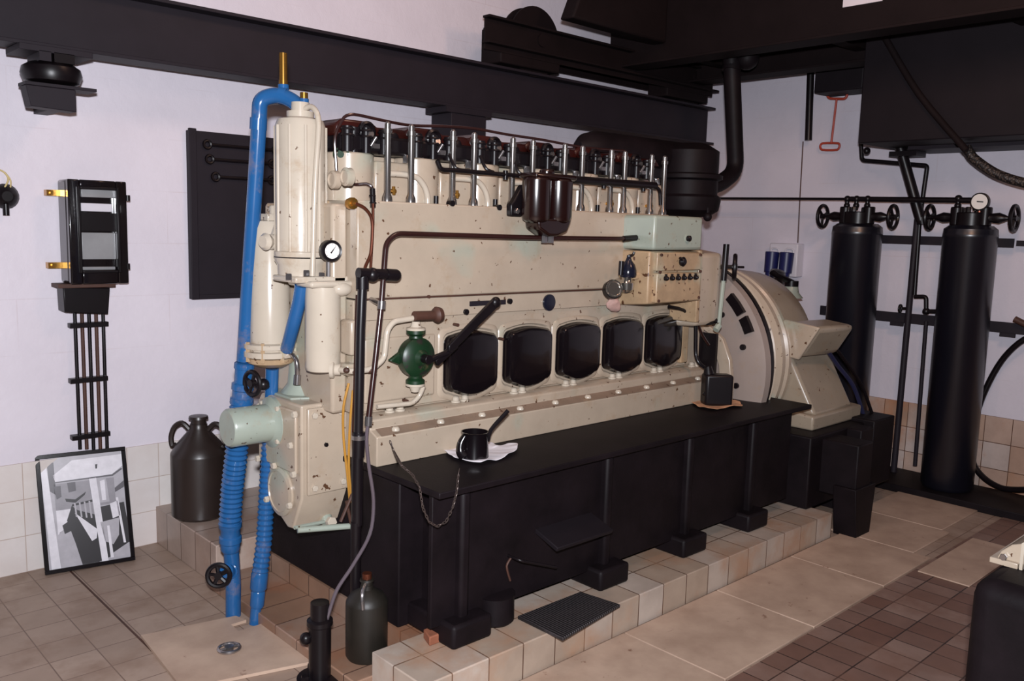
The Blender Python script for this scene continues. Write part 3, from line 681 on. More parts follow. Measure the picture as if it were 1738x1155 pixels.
# oil filter and coolers at the left end
fx, fy = 1.51, 2.68
zt_, zb_ = ony(510, 200, fy).z, ony(510, 436, fy).z
big = obj('filter_housing', B().lathe((fx, fy, zb_), (0, 0, 1), [(.088, 0), (.09, .006), (.09, .018), (.084, .022), (.084, zt_ - zb_ - .03), (.076, zt_ - zb_ - .008), (.05, zt_ - zb_)], 40), 'white', eng, label='tall cream filter cylinder')
bb = B()
for k in range(10):
    a_ = 2 * PI * k / 10; bb.tube([(fx + .083 * math.cos(a_), fy + .083 * math.sin(a_), zb_ + .02), (fx + .083 * math.cos(a_), fy + .083 * math.sin(a_), zt_ - .03)], .006, 8, 0)
obj('rib', bb, 'white', big)
obj('vent_pipe', B().tube(mix((515, 186, 2.66), (528, 181, 2.63), (538, 192, 2.6), (541, 215, 2.59), (536, 290, 2.59), (533, 360, 2.59), (531, 440, 2.59), (530, 468, 2.59)), .0095, 10, 3), 'white', big)
bb = B().lathe((fx, fy, zb_ - .075), (0, 0, 1), [(.06, 0), (.078, .01), (.08, .05), (.088, .062), (.088, .075)], 36)
bt = obj('filter_base', bb, 'white', eng)
obj('gasket', B().torus((fx, fy, zb_), (0, 0, 1), .0885, .0022, 40, 6), 'black', big)
p0 = ony(545, 470, 2.62)
obj('filter_bracket', B().box(p0.x - .13, p0.x + .1, 2.56, 2.72, p0.z - .015, p0.z + .006), 'white', eng, bevel=.006)
obj('top_fitting', B().cyl((fx, fy, zt_ - .004), (fx, fy, zt_ + .02), .045).cyl((fx, fy, zt_ + .02), (fx, fy, zt_ + .05), .03), 'white', big)
for px, py in ((520, 462), (546, 466), (576, 462), (490, 468)):
    p = ony(px, py, 2.58); obj('base_stud', B().nut((p.x, 2.58, p.z - .012), (0, 0, 1), .011, .02), 'steel', bt)
gp = ony(558, 425, 2.55)
ga = obj('pressure_gauge', B().lathe(gp + Vector((-.004, .0, 0)), (-.12, -1, .0), [(.03, 0), (.036, .008), (.036, .034), (.034, .038), (.026, .034)], 28), 'black', eng, label='black cased gauge with white dial')
u, v, a_ = B.frame((-.12, -1, 0)); gc0 = gp + Vector((-.004, .0, 0)) + a_ * .0355
obj('dial', B().lathe(gc0, a_, [(.0255, 0), (.0255, .0008)], 28), 'glassy', ga)
up = Vector((0, 0, 1)); sd = a_.cross(up)
obj('needle', B().prism([gc0 + a_ * .0012 + up * .018 + sd * -.014, gc0 + a_ * .0012 - up * .006 + sd * .0075, gc0 + a_ * .0012 - up * .0085 + sd * .003], a_ * .0008), 'black', ga)
bb = B()
for k in range(9):
    t_ = math.radians(-220 + k * 32.5); q = gc0 + a_ * .001 + (sd * math.cos(t_) - up * math.sin(t_)) * .023
    bb.obox(q, sd * .001, up * .001, a_ * .0004)
obj('scale_mark', bb, 'black', ga)
obj('gauge_stem', B().tube([gp + Vector((.01, .02, -.03)), gp + Vector((.01, .02, -.09))], .008, 8, 0), 'steel', ga)
# cooler (left, lower)
cx_, cy_ = 1.487, 2.86; zc0, zc1 = 1.01, 1.5
obj('cooler', B().lathe((cx_, cy_, zc0), (0, 0, 1), [(.088, 0), (.094, .004), (.094, .022), (.08, .026), (.08, .03), (.094, .034), (.094, .05), (.072, .054), (.07, zc1 - zc0 - .03), (.06, zc1 - zc0 - .006), (.03, zc1 - zc0)], 36), 'white', eng, label='cream oil cooler cylinder')
obj('cooler_lower_dome', B().lathe((cx_, cy_, zc0 - .035), (0, 0, 1), [(.05, 0), (.08, .015), (.086, .033)], 30), 'creamold', eng)
for k in range(8):
    a2 = 2 * PI * k / 8; obj('flange_stud', B().nut((cx_ + .087 * math.cos(a2), cy_ + .087 * math.sin(a2), zc0 - .012), (0, 0, 1), .008, .07), 'creamold', eng)
p = ony(462, 410, 2.76)
obj('side_valve', B().ball(p, .03, .9, .9, .9).tube([p, p + Vector((.02, .02, .03)), p + Vector((.06, .05, .09))], .012, 8).lathe(p + Vector((-.03, -.01, 0)), (-1, -.3, 0), [(.022, -.02), (.03, 0), (.02, .014)], 16), 'white', eng)
obj('top_clamp', B().box(1.46, 1.6, 2.82, 2.9, zc1 - .01, zc1 + .02).cyl((1.51, 2.86, zc1), (1.51, 2.86, zc1 + .05), .02), 'white', eng, bevel=.004)
obj('drain_spout', B().tube(mix((492, 598, 2.78), (503, 612, 2.74), (505, 640, 2.74)), .009, 10).cyl(ony(505, 636, 2.74), ony(504, 652, 2.74), .013), 'steel', eng)
# lower right filter
lx, ly = 1.542, 2.59; l0, l1 = ony(548, 630, ly).z, ony(548, 486, ly).z
lf = obj('small_filter', B().lathe((lx, ly, l0), (0, 0, 1), [(.04, 0), (.056, .006), (.06, .02), (.06, l1 - l0)], 36), 'white', eng, label='short cream filter cylinder')
obj('filter_head', B().box(lx - .08, lx + .085, ly - .06, ly + .1, l1, l1 + .022).ball((lx + .045, ly - .045, l1 - .006), .035, 1.1, .8, .7), 'white', lf, bevel=.01)
p = ony(570, 627, 2.53)
obj('outlet_boss', B().lathe((p.x - .012, p.y + .015, p.z), (.75, -.65, 0), [(.03, 0), (.03, .012), (.02, .016), (.02, .035)], 18), 'white', lf)
obj('filter_outlet_pipe', B().bend(mix((575, 627, 2.52), (600, 630, 2.45), (632, 626, 2.45), (652, 608, 2.45), (657, 560, 2.45), (668, 545, 2.45), (705, 539, 2.45)), .0105, .02), 'white', eng, label='chipped cream pipe')
bb = B()
for px, py in ((588, 628), (603, 631), (627, 628)): q = ony(px, py, 2.449); bb.ball(q, .0112, 1, 1, .9, 8)
obj('union_nut', bb, 'rust', eng)
obj('side_bracket', B().box(XL - .03, XL + .03, 2.49, 2.56, 1.05, 1.17).box(XL - .04, XL + .02, 2.5, 2.56, .98, 1.02), 'cream', eng, bevel=.008)
obj('end_pipe', B().bend(mix((555, 363, 2.68), (568, 366, 2.65), (573, 385, 2.64), (573, 430, 2.64)), .012, .02), 'white', eng)
obj('end_ridge', B().box(1.54, 1.565, 2.62, 2.98, 1.545, 1.56).box(1.54, 1.565, 2.62, 2.98, 1.515, 1.53), 'creamold', eng, bevel=.003)
p = ony(600, 345, 2.49)
obj('banjo_bolt', B().lathe((p.x, YF + .01, p.z), (-.1, -1, 0), [(.02, 0), (.02, .02), (.011, .022), (.011, .034)], 12), 'brass', eng)
obj('banjo_pipe', B().tube(mix((603, 345, 2.47), (618, 352, 2.465), (629, 366, 2.465), (632, 385, 2.465), (629, 430, 2.465), (620, 452, 2.46), (616, 470, 2.44)), .0055, 8, 4), 'copper', eng)
obj('drop_pipe', B().tube(mix((633, 345, 2.47), (633, 380, 2.47), (631, 420, 2.47), (629, 455, 2.46)), .005, 8, 2), 'copper', eng)
obj('hose_joiner', B().cyl(ony(632, 320, 2.49), ony(633, 352, 2.48), .0095, seg=12).torus(ony(632, 332, 2.488), (0, 0, 1), .0095, .003, 14, 6).torus(ony(633, 344, 2.484), (0, 0, 1), .0095, .003, 14, 6), 'black', eng)
obj('return_pipe', B().tube(mix((606, 500, 2.43), (604, 560, 2.43), (603, 610, 2.43), (601, 680, 2.44), (599, 740, 2.46), (600, 775, 2.5)), .005, 8, 3), 'redpipe', eng)
for q in (((592, 650, 2.52), (583, 690, 2.52), (583, 740, 2.53), (589, 800, 2.54), (594, 852, 2.56)), ((599, 662, 2.51), (594, 720, 2.51), (592, 790, 2.52), (597, 850, 2.54))):
    obj('amber_drip_pipe', B().tube(mix(*q), .0045, 8, 4), 'amber', eng)
obj('crossed_strut', B().tube([ony(598, 838, 2.52), ony(578, 885, 2.52)], .006, 8, 0).tube([ony(588, 850, 2.55), ony(596, 888, 2.55)], .006, 8, 0), 'rust', eng)

# black drain stack and T piece
t = thing('drain_pipe', 'black vertical drain pipe with T piece in front of the engine corner', 'pipe', (1.65, 2.4, 0))
ps = mix((616, 466, 2.4), (612, 560, 2.4), (609, 700, 2.4), (607, 800, 2.4), (604, 880, 2.4))
obj('pipe', B().tube(ps, .0155, 14, 0), 'pipeb', t)
obj('union', B().cyl(ony(615, 490, 2.4), ony(615, 470, 2.4), .021), 'black', t)
obj('union', B().cyl(ony(606, 890, 2.4), ony(607, 775, 2.4), .0195).cyl(ony(608, 775, 2.4), ony(609, 733, 2.4), .021), 'black', t)
obj('steel_collar', B().cyl(ony(609, 745, 2.395), ony(609, 738, 2.395), .0235), 'steel', t)
obj('t_piece', B().cyl(ony(608, 463, 2.4), ony(664, 466, 2.4), .0175).ball(ony(632, 466, 2.4), .024).cyl(ony(655, 466, 2.4), ony(671, 467, 2.4), .021).ball(ony(671, 467, 2.4), .021), 'black', t)
q_ = ony(604, 885, 2.4)
obj('lower_stack', B().tube([q_, Vector((q_.x, 2.4, .049))], .018, 14, 0), 'black', t)
fp_ = Vector((1.402, 2.375, .0))
st = thing('floor_standpipe', 'thick black standpipe rising from the floor at the bottom of the picture', 'pipe', fp_)
obj('pipe', B().lathe(fp_, (0, 0, 1), [(.075, 0), (.075, .014), (.036, .018), (.036, .19), (.042, .195), (.042, .21), (.03, .215), (.03, .27), (.02, .272)], 24), 'black', st)
obj('flange_nut', B().nut(fp_ + Vector((-.055, .0, .014)), (0, 0, 1), .014, .02).nut(fp_ + Vector((.0, .055, .014)), (0, 0, 1), .014, .02).ball(fp_ + Vector((-.04, .02, .15)), .02), 'black', st)

# dark red brown oil line along the casing
t = thing('oil_pipe', 'dark brown oil pipe bending along the engine casing to the pale green governor box', 'pipe', (2.3, 2.4, 1.42))
obj('pipe', B().bend(mix((1092, 403, 2.43), (1050, 405, 2.43), (905, 403, 2.43), (672, 396, 2.43), (655, 412, 2.42), (647, 520, 2.4), (636, 620, 2.39), (625, 715, 2.38)), .0095, .035, 12), 'redpipe', t)
obj('end_union', B().cyl(ony(1058, 405, 2.43), ony(1085, 403, 2.43), .013).lathe(ony(1082, 403, 2.43), (1, 0, 0), [(.016, 0), (.022, .01), (.022, .03), (.014, .036)], 16), 'black', t)
obj('clip', B().cyl(ony(648, 510, 2.4), ony(647, 524, 2.4), .014).cyl(ony(648, 516, 2.41), ony(630, 508, YF), .009), 'steel', t)
t = thing('drain_hose', 'thin smoky plastic hose looping down from the brown pipe to the standpipe', 'hose', (1.6, 2.38, .3))
obj('hose', B().tube(mix((625, 712, 2.38), (622, 745, 2.38), (626, 790, 2.38), (634, 850, 2.38), (628, 905, 2.36), (598, 960, 2.35), (572, 1000, 2.35), (558, 1040, 2.35), (552, 1062, 2.36)), .0062, 8, 5), 'hose', t)
obj('ferrule', B().cyl(ony(625, 722, 2.38), ony(626, 706, 2.38), .0125), 'steel', t)

# semi rotary hand pump
hp = thing('hand_pump', 'dark green semi rotary hand pump with long black lever on the engine side', 'hand pump', ony(716, 608, 2.44))
p = ony(714, 607, 2.41)
obj('body', B().lathe((p.x, 2.47, p.z), (0, -1, 0), [(.05, 0), (.066, .01), (.07, .02), (.07, .05), (.06, .06), (.03, .066), (.02, .08)], 36), 'dkgreen', hp)
obj('side_lug', B().prism([(p.x - .11, 2.46, p.z - .005), (p.x - .05, 2.46, p.z + .03), (p.x - .05, 2.46, p.z - .03)], (0, -.02, 0)), 'dkgreen', hp, bevel=.006)
for s, (px, py) in ((1, (720, 567)), (-1, (718, 640))):
    q = ony(px, py, 2.44); zz = q.z
    obj('port', B().lathe((p.x, 2.44, p.z + s * .055), (0, 0, s), [(.026, 0), (.024, .02), (.034, .028), (.034, .04)], 20), 'dkgreen', hp)
    obj('port_flange', B().lathe((p.x, 2.44, p.z + s * .095), (0, 0, s), [(.034, 0), (.034, .008), (.02, .012), (.014, .03)], 20), 'white', hp)
obj('rocking_arm', B().obox(ony(757, 600, 2.37), (.045, 0, .03), (0, .008, 0), (-.006, 0, .01)).cyl((p.x + .0, 2.41, p.z), (p.x + .0, 2.36, p.z), .016).tube([(p.x, 2.375, p.z - .008), ony(760, 598, 2.37)], .012, 8, 0), 'black', hp, bevel=.002)
a0 = ony(766, 592, 2.355); a1 = ony(843, 513, 2.355); dv = (a1 - a0).normalized(); nv = Vector((-dv.z, 0, dv.x))
obj('lever', B().prism([a0 - nv * .013, a1 - nv * .019, a1 + dv * .016, a1 + nv * .019, a0 + nv * .016, a0 - dv * .012], (0, .014, 0)).ball(a1 + Vector((0, .005, 0)), .021, 1, .8, 1), 'black', hp, bevel=.003)
obj('cock', B().cyl(ony(703, 536, 2.44), ony(735, 535, 2.44), .017).lathe(ony(735, 535, 2.44), (1, -.1, .1), [(.012, 0), (.024, .006), (.03, .016), (.024, .034), (.008, .04)], 16), 'rust', hp, label='rusty brown cock')
obj('suction_pipe', B().bend(mix((719, 655, 2.44), (712, 672, 2.45), (700, 684, 2.45), (640, 690, 2.46)), .0085, .03), 'white', hp)

# governor and pump casing at the right
GX0, GX1, GY = 3.005, 3.36, 2.33
obj('governor_box', B().box(GX0, GX1, GY, 2.56, 1.415, 1.565), 'green', eng, bevel=.014, seg=3, label='pale green governor box')
obj('box_screw', B().lathe(((GX0 + GX1) / 2 + .06, GY, 1.468), (0, -1, 0), [(.02, -.004), (.02, .003), (.012, .004)], 16), 'green', eng)
obj('box_knob', B().lathe(((GX0 + GX1) / 2 + .06, GY, 1.468), (0, -1, 0), [(.013, .003), (.013, .016), (.008, .02)], 16), 'black', eng)
obj('pump_casing', B().prism([(GX0, 2.55, 1.16), (GX0, GY + .02, 1.18), (GX0, GY + .02, 1.41), (GX0, 2.55, 1.41)], (GX1 - GX0 + .02, 0, 0)), 'creamold', eng, bevel=.008)
pc = obj('pump_panel', B().box(GX0 + .03, GX1 + .0, GY - .004, GY + .03, 1.185, 1.315), 'creamold', eng, bevel=.006)
obj('upper_panel', B().box(GX0 + .03, GX1, GY, GY + .03, 1.325, 1.405), 'creamold', eng, bevel=.005)
obj('panel_knob', B().lathe((3.21, GY, 1.365), (0, -1, 0), [(.02, 0), (.022, .01), (.012, .02)], 16).cyl((3.21, GY - .01, 1.365), (3.18, GY - .012, 1.382), .006), 'black', eng)
for k in range(6):
    x = 3.09 + k * .044
    obj('control_button', B().lathe((x, GY - .003, 1.293), (0, -1, 0), [(.011, 0), (.011, .012), (.006, .02)], 12).box(x - .003, x + .003, GY - .014, GY - .004, 1.295, 1.312), 'black', eng)
for q in ((GX0 + .045, 1.32), (GX1 - .01, 1.32), (GX0 + .05, 1.395), (GX1 - .015, 1.395), (GX0 + .045, 1.195), (GX1 - .012, 1.2)):
    obj('panel_screw', B().nut((q[0], GY - .002, q[1]), (0, -1, 0), .007, .008), 'rust', eng)
obj('drive_casing', B().prism([(GX1 + .03, 2.36, 1.06), (GX1 + .03, 2.36, 1.4), (GX1 + .03, 2.6, 1.43), (GX1 + .03, 2.6, 1.04)], (.19, 0, 0)), 'cream', eng, bevel=.02, seg=4)
obj('drive_edge', B().box(GX1 + .005, GX1 + .032, 2.345, 2.5, 1.08, 1.415), 'creamold', eng, bevel=.006)
ll = thing('control_lever', 'white control lever with black grip standing beside the flywheel', 'lever', ony(1223, 565, 2.34))
obj('rod', B().tube([ony(1220, 552, 2.33), ony(1228, 475, 2.33)], .0105, 8, 0).tube([ony(1215, 560, 2.33), ony(1220, 552, 2.33)], .016, 8, 0), 'green', ll)
obj('grip', B().tube([ony(1228, 476, 2.33), ony(1233, 414, 2.33)], .0145, 10, 0), 'black', ll)
hw = ony(1247, 453, 2.42)
obj('control_wheel', B().wheel(hw, (.55, -.83, 0), .058, .011, 4, .016).tube([hw, hw + Vector((-.1, .16, 0))], .01, 8, 0).tube([hw, hw + Vector((.05, -.02, .0))], .006, 8, 0), 'black', eng, label='black handwheel')
# pipes under the governor
obj('control_link', B().tube(mix((1135, 520, 2.42), (1160, 526, 2.41), (1182, 545, 2.4), (1200, 549, 2.37), (1218, 545, 2.35)), .008, 8, 3).ball(ony(1218, 545, 2.34), .015), 'black', eng)
obj('down_pipe', B().tube(mix((1180, 520, 2.42), (1181, 560, 2.42), (1181, 600, 2.42), (1186, 615, 2.4), (1198, 625, 2.38)), .0095, 10, 4), 'pipeb', eng)
obj('down_pipe', B().tube(mix((1184, 548, 2.42), (1192, 568, 2.42), (1203, 585, 2.42)), .007, 8, 3), 'redpipe', eng)
obj('corner_post', B().box(3.475, 3.53, YF - .005, YF + .03, .86, 1.14), 'creamold', eng, bevel=.006)
obj('end_bracket', B().box(3.53, 3.7, YF + .02, 2.7, .84, 1.16), 'cream', eng, bevel=.01)
# thermometer bell and gauge
lb = thing('oil_filler', 'blue black bell topped oil filler with chrome gauge on the engine side', 'oil filler', ony(1066, 490, 2.42))
q = ony(1066, 466, 2.42)
obj('bell', B().lathe((q.x, 2.42, q.z - .01), (0, 0, 1), [(.034, 0), (.037, .01), (.036, .03), (.028, .055), (.014, .072), (.009, .085), (.009, .095)], 28), 'bluegrey', lb)
obj('bell_lever', B().tube([(q.x, 2.42, q.z + .082), (q.x + .02, 2.415, q.z + .086), (q.x + .024, 2.412, q.z + .1)], .006, 8).cyl((q.x - .05, 2.42, q.z), (q.x - .048, 2.42, q.z + .06), .011), 'black', lb)
obj('chrome_body', B().lathe((q.x, 2.425, q.z - .075), (0, 0, 1), [(.02, 0), (.032, .01), (.034, .04), (.024, .052), (.022, .066)], 24).cyl((q.x, 2.425, q.z - .05), (q.x + .03, 2.51, q.z - .05), .03), 'chrome', lb)
g = ony(1045, 490, 2.40)
gg = obj('gauge_case', B().lathe(g + Vector((.02, .045, -.01)), (-.35, -.85, .25), [(.03, -.01), (.04, .0), (.042, .03), (.036, .036), (.034, .03)], 28), 'black', lb)
u, v, a_ = B.frame((-.35, -.85, .25))
obj('gauge_glass', B().lathe(g + Vector((.02, .045, -.01)) + a_ * .031, a_, [(.034, 0), (.033, .002)], 28), 'chrome', gg)
obj('gauge_ring', B().torus(g + Vector((.02, .045, -.01)) + a_ * .033, a_, .034, .006, 26, 8), 'chrome', gg)
obj('mount_arm', B().obox((q.x + .07, 2.45, q.z - .005), (.045, 0, 0), (0, .05, 0), (0, 0, .016)), 'creamold', lb, bevel=.01)

rq = ony(1045, 517, 2.44)
bb = B(); rr_ = random.Random(11)
rings_ = []
for k in range(7):
    h_ = k / 6; rad = .01 + .026 * math.sin(h_ * PI)
    rings_.append([(rq.x - .04 + .085 * h_ + rad * .5 * math.cos(j * PI / 7) * rr_.uniform(.3, 1.5), 2.455 + rad * .7 * math.sin(j * PI / 7) * rr_.uniform(.7, 1.1), rq.z + .012 - .04 * h_ * h_ + rad * .8 * math.cos(j * PI / 7 + .6) * rr_.uniform(.4, 1.4)) for j in range(14)])
tag(obj('rag', bb.rings(rings_), 'rag2', sub=1), 'pinkish rag stuffed below the chrome gauge on the engine side', 'cloth')
# double fuel filter
ff = thing('fuel_filter', 'glossy dark maroon twin fuel filter hanging on the engine casing', 'fuel filter', ony(928, 400, 2.42))
zt0, zb0_ = ony(930, 305, 2.42).z, ony(930, 375, 2.42).z
for px in (910, 947):
    q = ony(px, 345, 2.41)
    obj('bowl', B().lathe((q.x, 2.41, zb0_ - .01), (0, 0, 1), [(.03, 0), (.05, .012), (.056, .03), (.056, zt0 - zb0_ + .005), (.05, zt0 - zb0_ + .012)], 32), 'maroon', ff)
q = ony(928, 298, 2.42); ql = ony(898, 298, 2.42); qr = ony(966, 300, 2.42)
obj('filter_head', B().box(ql.x - .01, qr.x, 2.37, 2.47, zt0, zt0 + .022).cyl((q.x, 2.42, zt0), (q.x, 2.42, zt0 + .04), .03), 'maroon', ff, bevel=.01)
obj('lower_body', B().prism([(ql.x + .012, 2.375, zb0_ + .01), (qr.x - .018, 2.375, zb0_ + .01), (qr.x - .045, 2.375, zb0_ - .04), (q.x + .03, 2.375, zb0_ - .058), (q.x - .02, 2.375, zb0_ - .058), (ql.x + .02, 2.375, zb0_ - .03)], (0, .08, 0)), 'maroon', ff, bevel=.01)
obj('bracket', B().prism([(ql.x + .01, 2.46, zt0 - .02), (ql.x - .035, 2.46, zt0 - .085), (ql.x - .052, 2.46, zt0 - .1), (ql.x - .05, 2.46, zt0 - .145), (ql.x + .01, 2.46, zt0 - .145)], (0, .03, 0)), 'black', ff, bevel=.006)
obj('bracket_bolt', B().nut((ql.x - .025, 2.46, zt0 - .125), (0, -1, 0), .011, .012), 'steel', ff)
for dx_ in (-.012, .022):
    obj('drain_plug', B().nut((q.x + dx_, 2.41, zb0_ - .085), (0, 0, 1), .013, .03).cyl((q.x + dx_, 2.41, zb0_ - .06), (q.x + dx_, 2.41, zb0_ - .03), .008), 'steel', ff)

# black fuel rail
t = thing('fuel_rail', 'black fuel rail pipe running across the pushrod tubes', 'pipe', (2.6, 2.5, 1.68))
obj('rail', B().bend(mix((742, 272, 2.5), (748, 288, 2.5), (775, 289, 2.5), (900, 300, 2.5), (1000, 306, 2.5), (1108, 314, 2.5), (1120, 322, 2.5), (1121, 348, 2.5)), .0085, .02), 'black', t)
obj('rail_sleeve', B().cyl(ony(905, 300, 2.5), ony(1112, 315, 2.5), .017), 'black', t)
for px, py in ((786, 290), (838, 292), (893, 298)):
    a2 = ony(px, py, 2.5)
    obj('branch', B().tube([a2, a2 + Vector((-.03, .01, .012)), a2 + Vector((-.035, .04, .06))], .006, 8), 'black', t)
for px, py in ((858, 296), (1025, 312), (1092, 317)):
    a2 = ony(px, py, 2.5); obj('clip', B().cyl(a2 + Vector((0, 0, -.02)), a2 + Vector((0, 0, .015)), .01), 'black', t)

# exhaust manifold and silencer
ex = thing('exhaust', 'black exhaust manifold, silencer drum and riser pipe behind the right end of the engine', 'exhaust', (3.9, 3.0, 1.6))
obj('manifold', B().lathe((3.22, 3.0, 1.9), (1, 0, 0), [(.03, 0), (.07, .05), (.088, .12), (.09, .8), (.09, 1.1)], 28), 'oily', ex)
obj('drum', B().lathe((4.04, 2.92, 1.575), (0, 0, 1), [(.06, 0), (.13, .012), (.175, .04), (.185, .09), (.185, .11), (.165, .125), (.165, .2), (.19, .21), (.19, .23), (.165, .24), (.165, .36), (.1, .4)], 36), 'oily', ex)
obj('riser', B().bend([(4.1, 2.98, 1.72), ony(1222, 312, 3.0), ony(1249, 290, 3.0), ony(1247, 240, 3.0), ony(1241, 90, 3.0)], .05, .12, 18), 'oily', ex)
obj('riser_elbow', B().bend([ony(1241, 120, 3.0), ony(1246, 92, 3.0), ony(1270, 98, 2.95)], .055, .05, 16).ball(ony(1268, 98, 2.93), .07), 'oily', ex)
p = ony(1201, 368, 2.75)
obj('drain_knob', B().ball(p, .024).tube([p, p + Vector((0, 0, .05))], .008, 8, 0), 'oily', ex)

# ================================================================== flywheel and generator
fw = obj('flywheel', B().lathe((3.74, YC, .80), (1, 0, 0), [(.12, 0), (.32, .0), (.33, .03), (.5, .04), (.56, .06), (.565, .1), (.5, .11), (.3, .11)], 72), 'greydisc', eng, label='greyish flywheel disc')
for k in range(14):
    a2 = 2 * PI * k / 14 + .15; rr_ = .42 if k % 2 else .46
    obj('flywheel_hole', B().cyl((3.79, YC + rr_ * math.cos(a2), .8 + rr_ * math.sin(a2)), (3.765, YC + rr_ * math.cos(a2), .8 + rr_ * math.sin(a2)), .015, seg=12), 'black', fw)
for t0_, t1_ in ((2.30, 2.52), (2.56, 2.72)):
    po = [(3.79, YC + r_ * math.cos(t_), .8 + r_ * math.sin(t_)) for r_, ts in ((.535, (t0_, (t0_ + t1_) / 2, t1_)), (.49, (t1_, (t0_ + t1_) / 2, t0_))) for t_ in ts]
    obj('rim_slot', B().prism(po, (-.024, 0, 0)), 'black', fw)
gen = thing('generator', 'tan cream round generator coupled to the right end of the engine', 'generator', (4.3, YC, .5))
obj('bell_housing', B().lathe((3.9, YC, .82), (1, 0, 0), [(.53, 0), (.55, .01), (.5, .05), (.46, .13), (.47, .15), (.5, .16), (.5, .19), (.485, .2), (.485, .215), (.5, .225), (.5, .25), (.46, .26)], 80, cap=False), 'cream', gen)
obj('air_gap', B().lathe((3.872, YC, .815), (1, 0, 0), [(.545, 0), (.545, .03), (.3, .035)], 72), 'black', gen)
obj('stator', B().lathe((4.15, YC, .83), (1, 0, 0), [(.46, 0), (.462, .2), (.45, .33), (.40, .42), (.28, .47), (.05, .49)], 72), 'tanpaint', gen)
# foot block on the near side
obj('foot', B().hexa([(4.12, 2.12, .5), (4.66, 2.12, .5), (4.66, 2.5, .5), (4.12, 2.5, .5), (4.12, 2.12, .575), (4.66, 2.12, .575), (4.66, 2.5, .6), (4.12, 2.5, .6)]), 'tanpaint', gen, bevel=.012, seg=3)
obj('skirt', B().prism([(4.16, 2.13, .57), (4.16, 2.36, .98), (4.16, 2.6, .98), (4.16, 2.6, .57)], (.42, 0, 0)), 'tanpaint', gen, bevel=.02, seg=3)
p = [ony(1345, 562, 2.28), ony(1392, 542, 2.28), ony(1447, 582, 2.28), ony(1385, 622, 2.28)]
tb = obj('terminal_box', B().obox((4.32, 2.265, .955), (.17, -.02, .0), (.0, .095, .01), (0, -.05, .085)), 'tanpaint', gen, bevel=.035, seg=4)
obj('box_cover', B().obox((4.15, 2.285, .955), (.012, 0, 0), (.0, .1, .012), (0, -.052, .09)), 'cream', tb, bevel=.008)
obj('cable', B().tube([(4.42, 2.22, .88), (4.5, 2.2, .8), (4.62, 2.16, .68), (4.7, 2.12, .5)], .012, 8), 'cable', tb, label='dark blue cable')
obj('cable', B().tube([(4.46, 2.2, .9), (4.55, 2.18, .82), (4.68, 2.14, .68), (4.75, 2.1, .52)], .009, 8), 'black', tb)
q = ony(1338, 488, YC)
obj('cable_entry', B().lathe((q.x, YC - .02, q.z - .06), (0, 0, 1), [(.075, 0), (.05, .03), (.04, .075)], 20), 'green', gen)
obj('entry_gland', B().cyl((q.x, YC - .02, q.z + .01), (q.x, YC - .02, q.z + .045), .042), 'black', gen)
oa = [(2.60, 1.10), (2.492, 1.033), (2.408, .974), (2.36, .876), (2.342, .761), (2.345, .67)]
ia = [(2.42, .67), (2.414, .765), (2.423, .838), (2.456, .924), (2.496, .994), (2.60, 1.05)]
obj('flywheel_guard', B().prism([(3.69, y, z) for y, z in oa + ia], (.03, 0, 0)), 'cream', eng, bevel=.005)
obj('guard_opening_dark', B().box(3.655, 3.672, 2.42, 2.9, .67, 1.0), 'black', eng)  # solid black plate, painted darkness of the recess inside the guard

# wall sockets behind the generator
s0 = onx(1318, 412, WX); s1 = onx(1362, 470, WX)
sk = thing('power_socket', 'white wall socket box with two blue plugs behind the generator', 'socket', (WX, (s0.y + s1.y) / 2, s1.z))
obj('box', B().box(WX - .09, WX, s1.y, s0.y, s1.z - .0, s0.z), 'socketw', sk, bevel=.008)
for d in (.05, .16):
    y = s0.y - d; z = s0.z - .13
    obj('plug', B().cyl((WX - .13, y, z + .07), (WX - .14, y, z - .07), .048, .044, 16).cyl((WX - .14, y, z - .06), (WX - .16, y, z - .13), .035, .025, 12), 'socketb', sk, bevel=.004)
    obj('lid_ring', B().tube([(WX - .095, y - .03, z + .04), (WX - .1, y - .025, z + .09), (WX - .1, y + .025, z + .09), (WX - .095, y + .03, z + .04)], .007, 8), 'socketw', sk)
    obj('plug_cable', B().tube([(WX - .16, y, z - .12), (WX - .3, y - .05, z - .16), (5.0, 2.85, q.z + .08), (4.75, YC, q.z + .1), (q.x + .02, YC - .02, q.z + .03)], .018, 8), 'black', sk)
tag(obj('wall_wire', B().tube([onx(1363, 240, WX - .006), onx(1358, 330, WX - .006), onx(1354, 412, WX - .006)], .004, 6, 0), 'rust'), 'thin brown wire running down the wall to the socket box', 'wire')

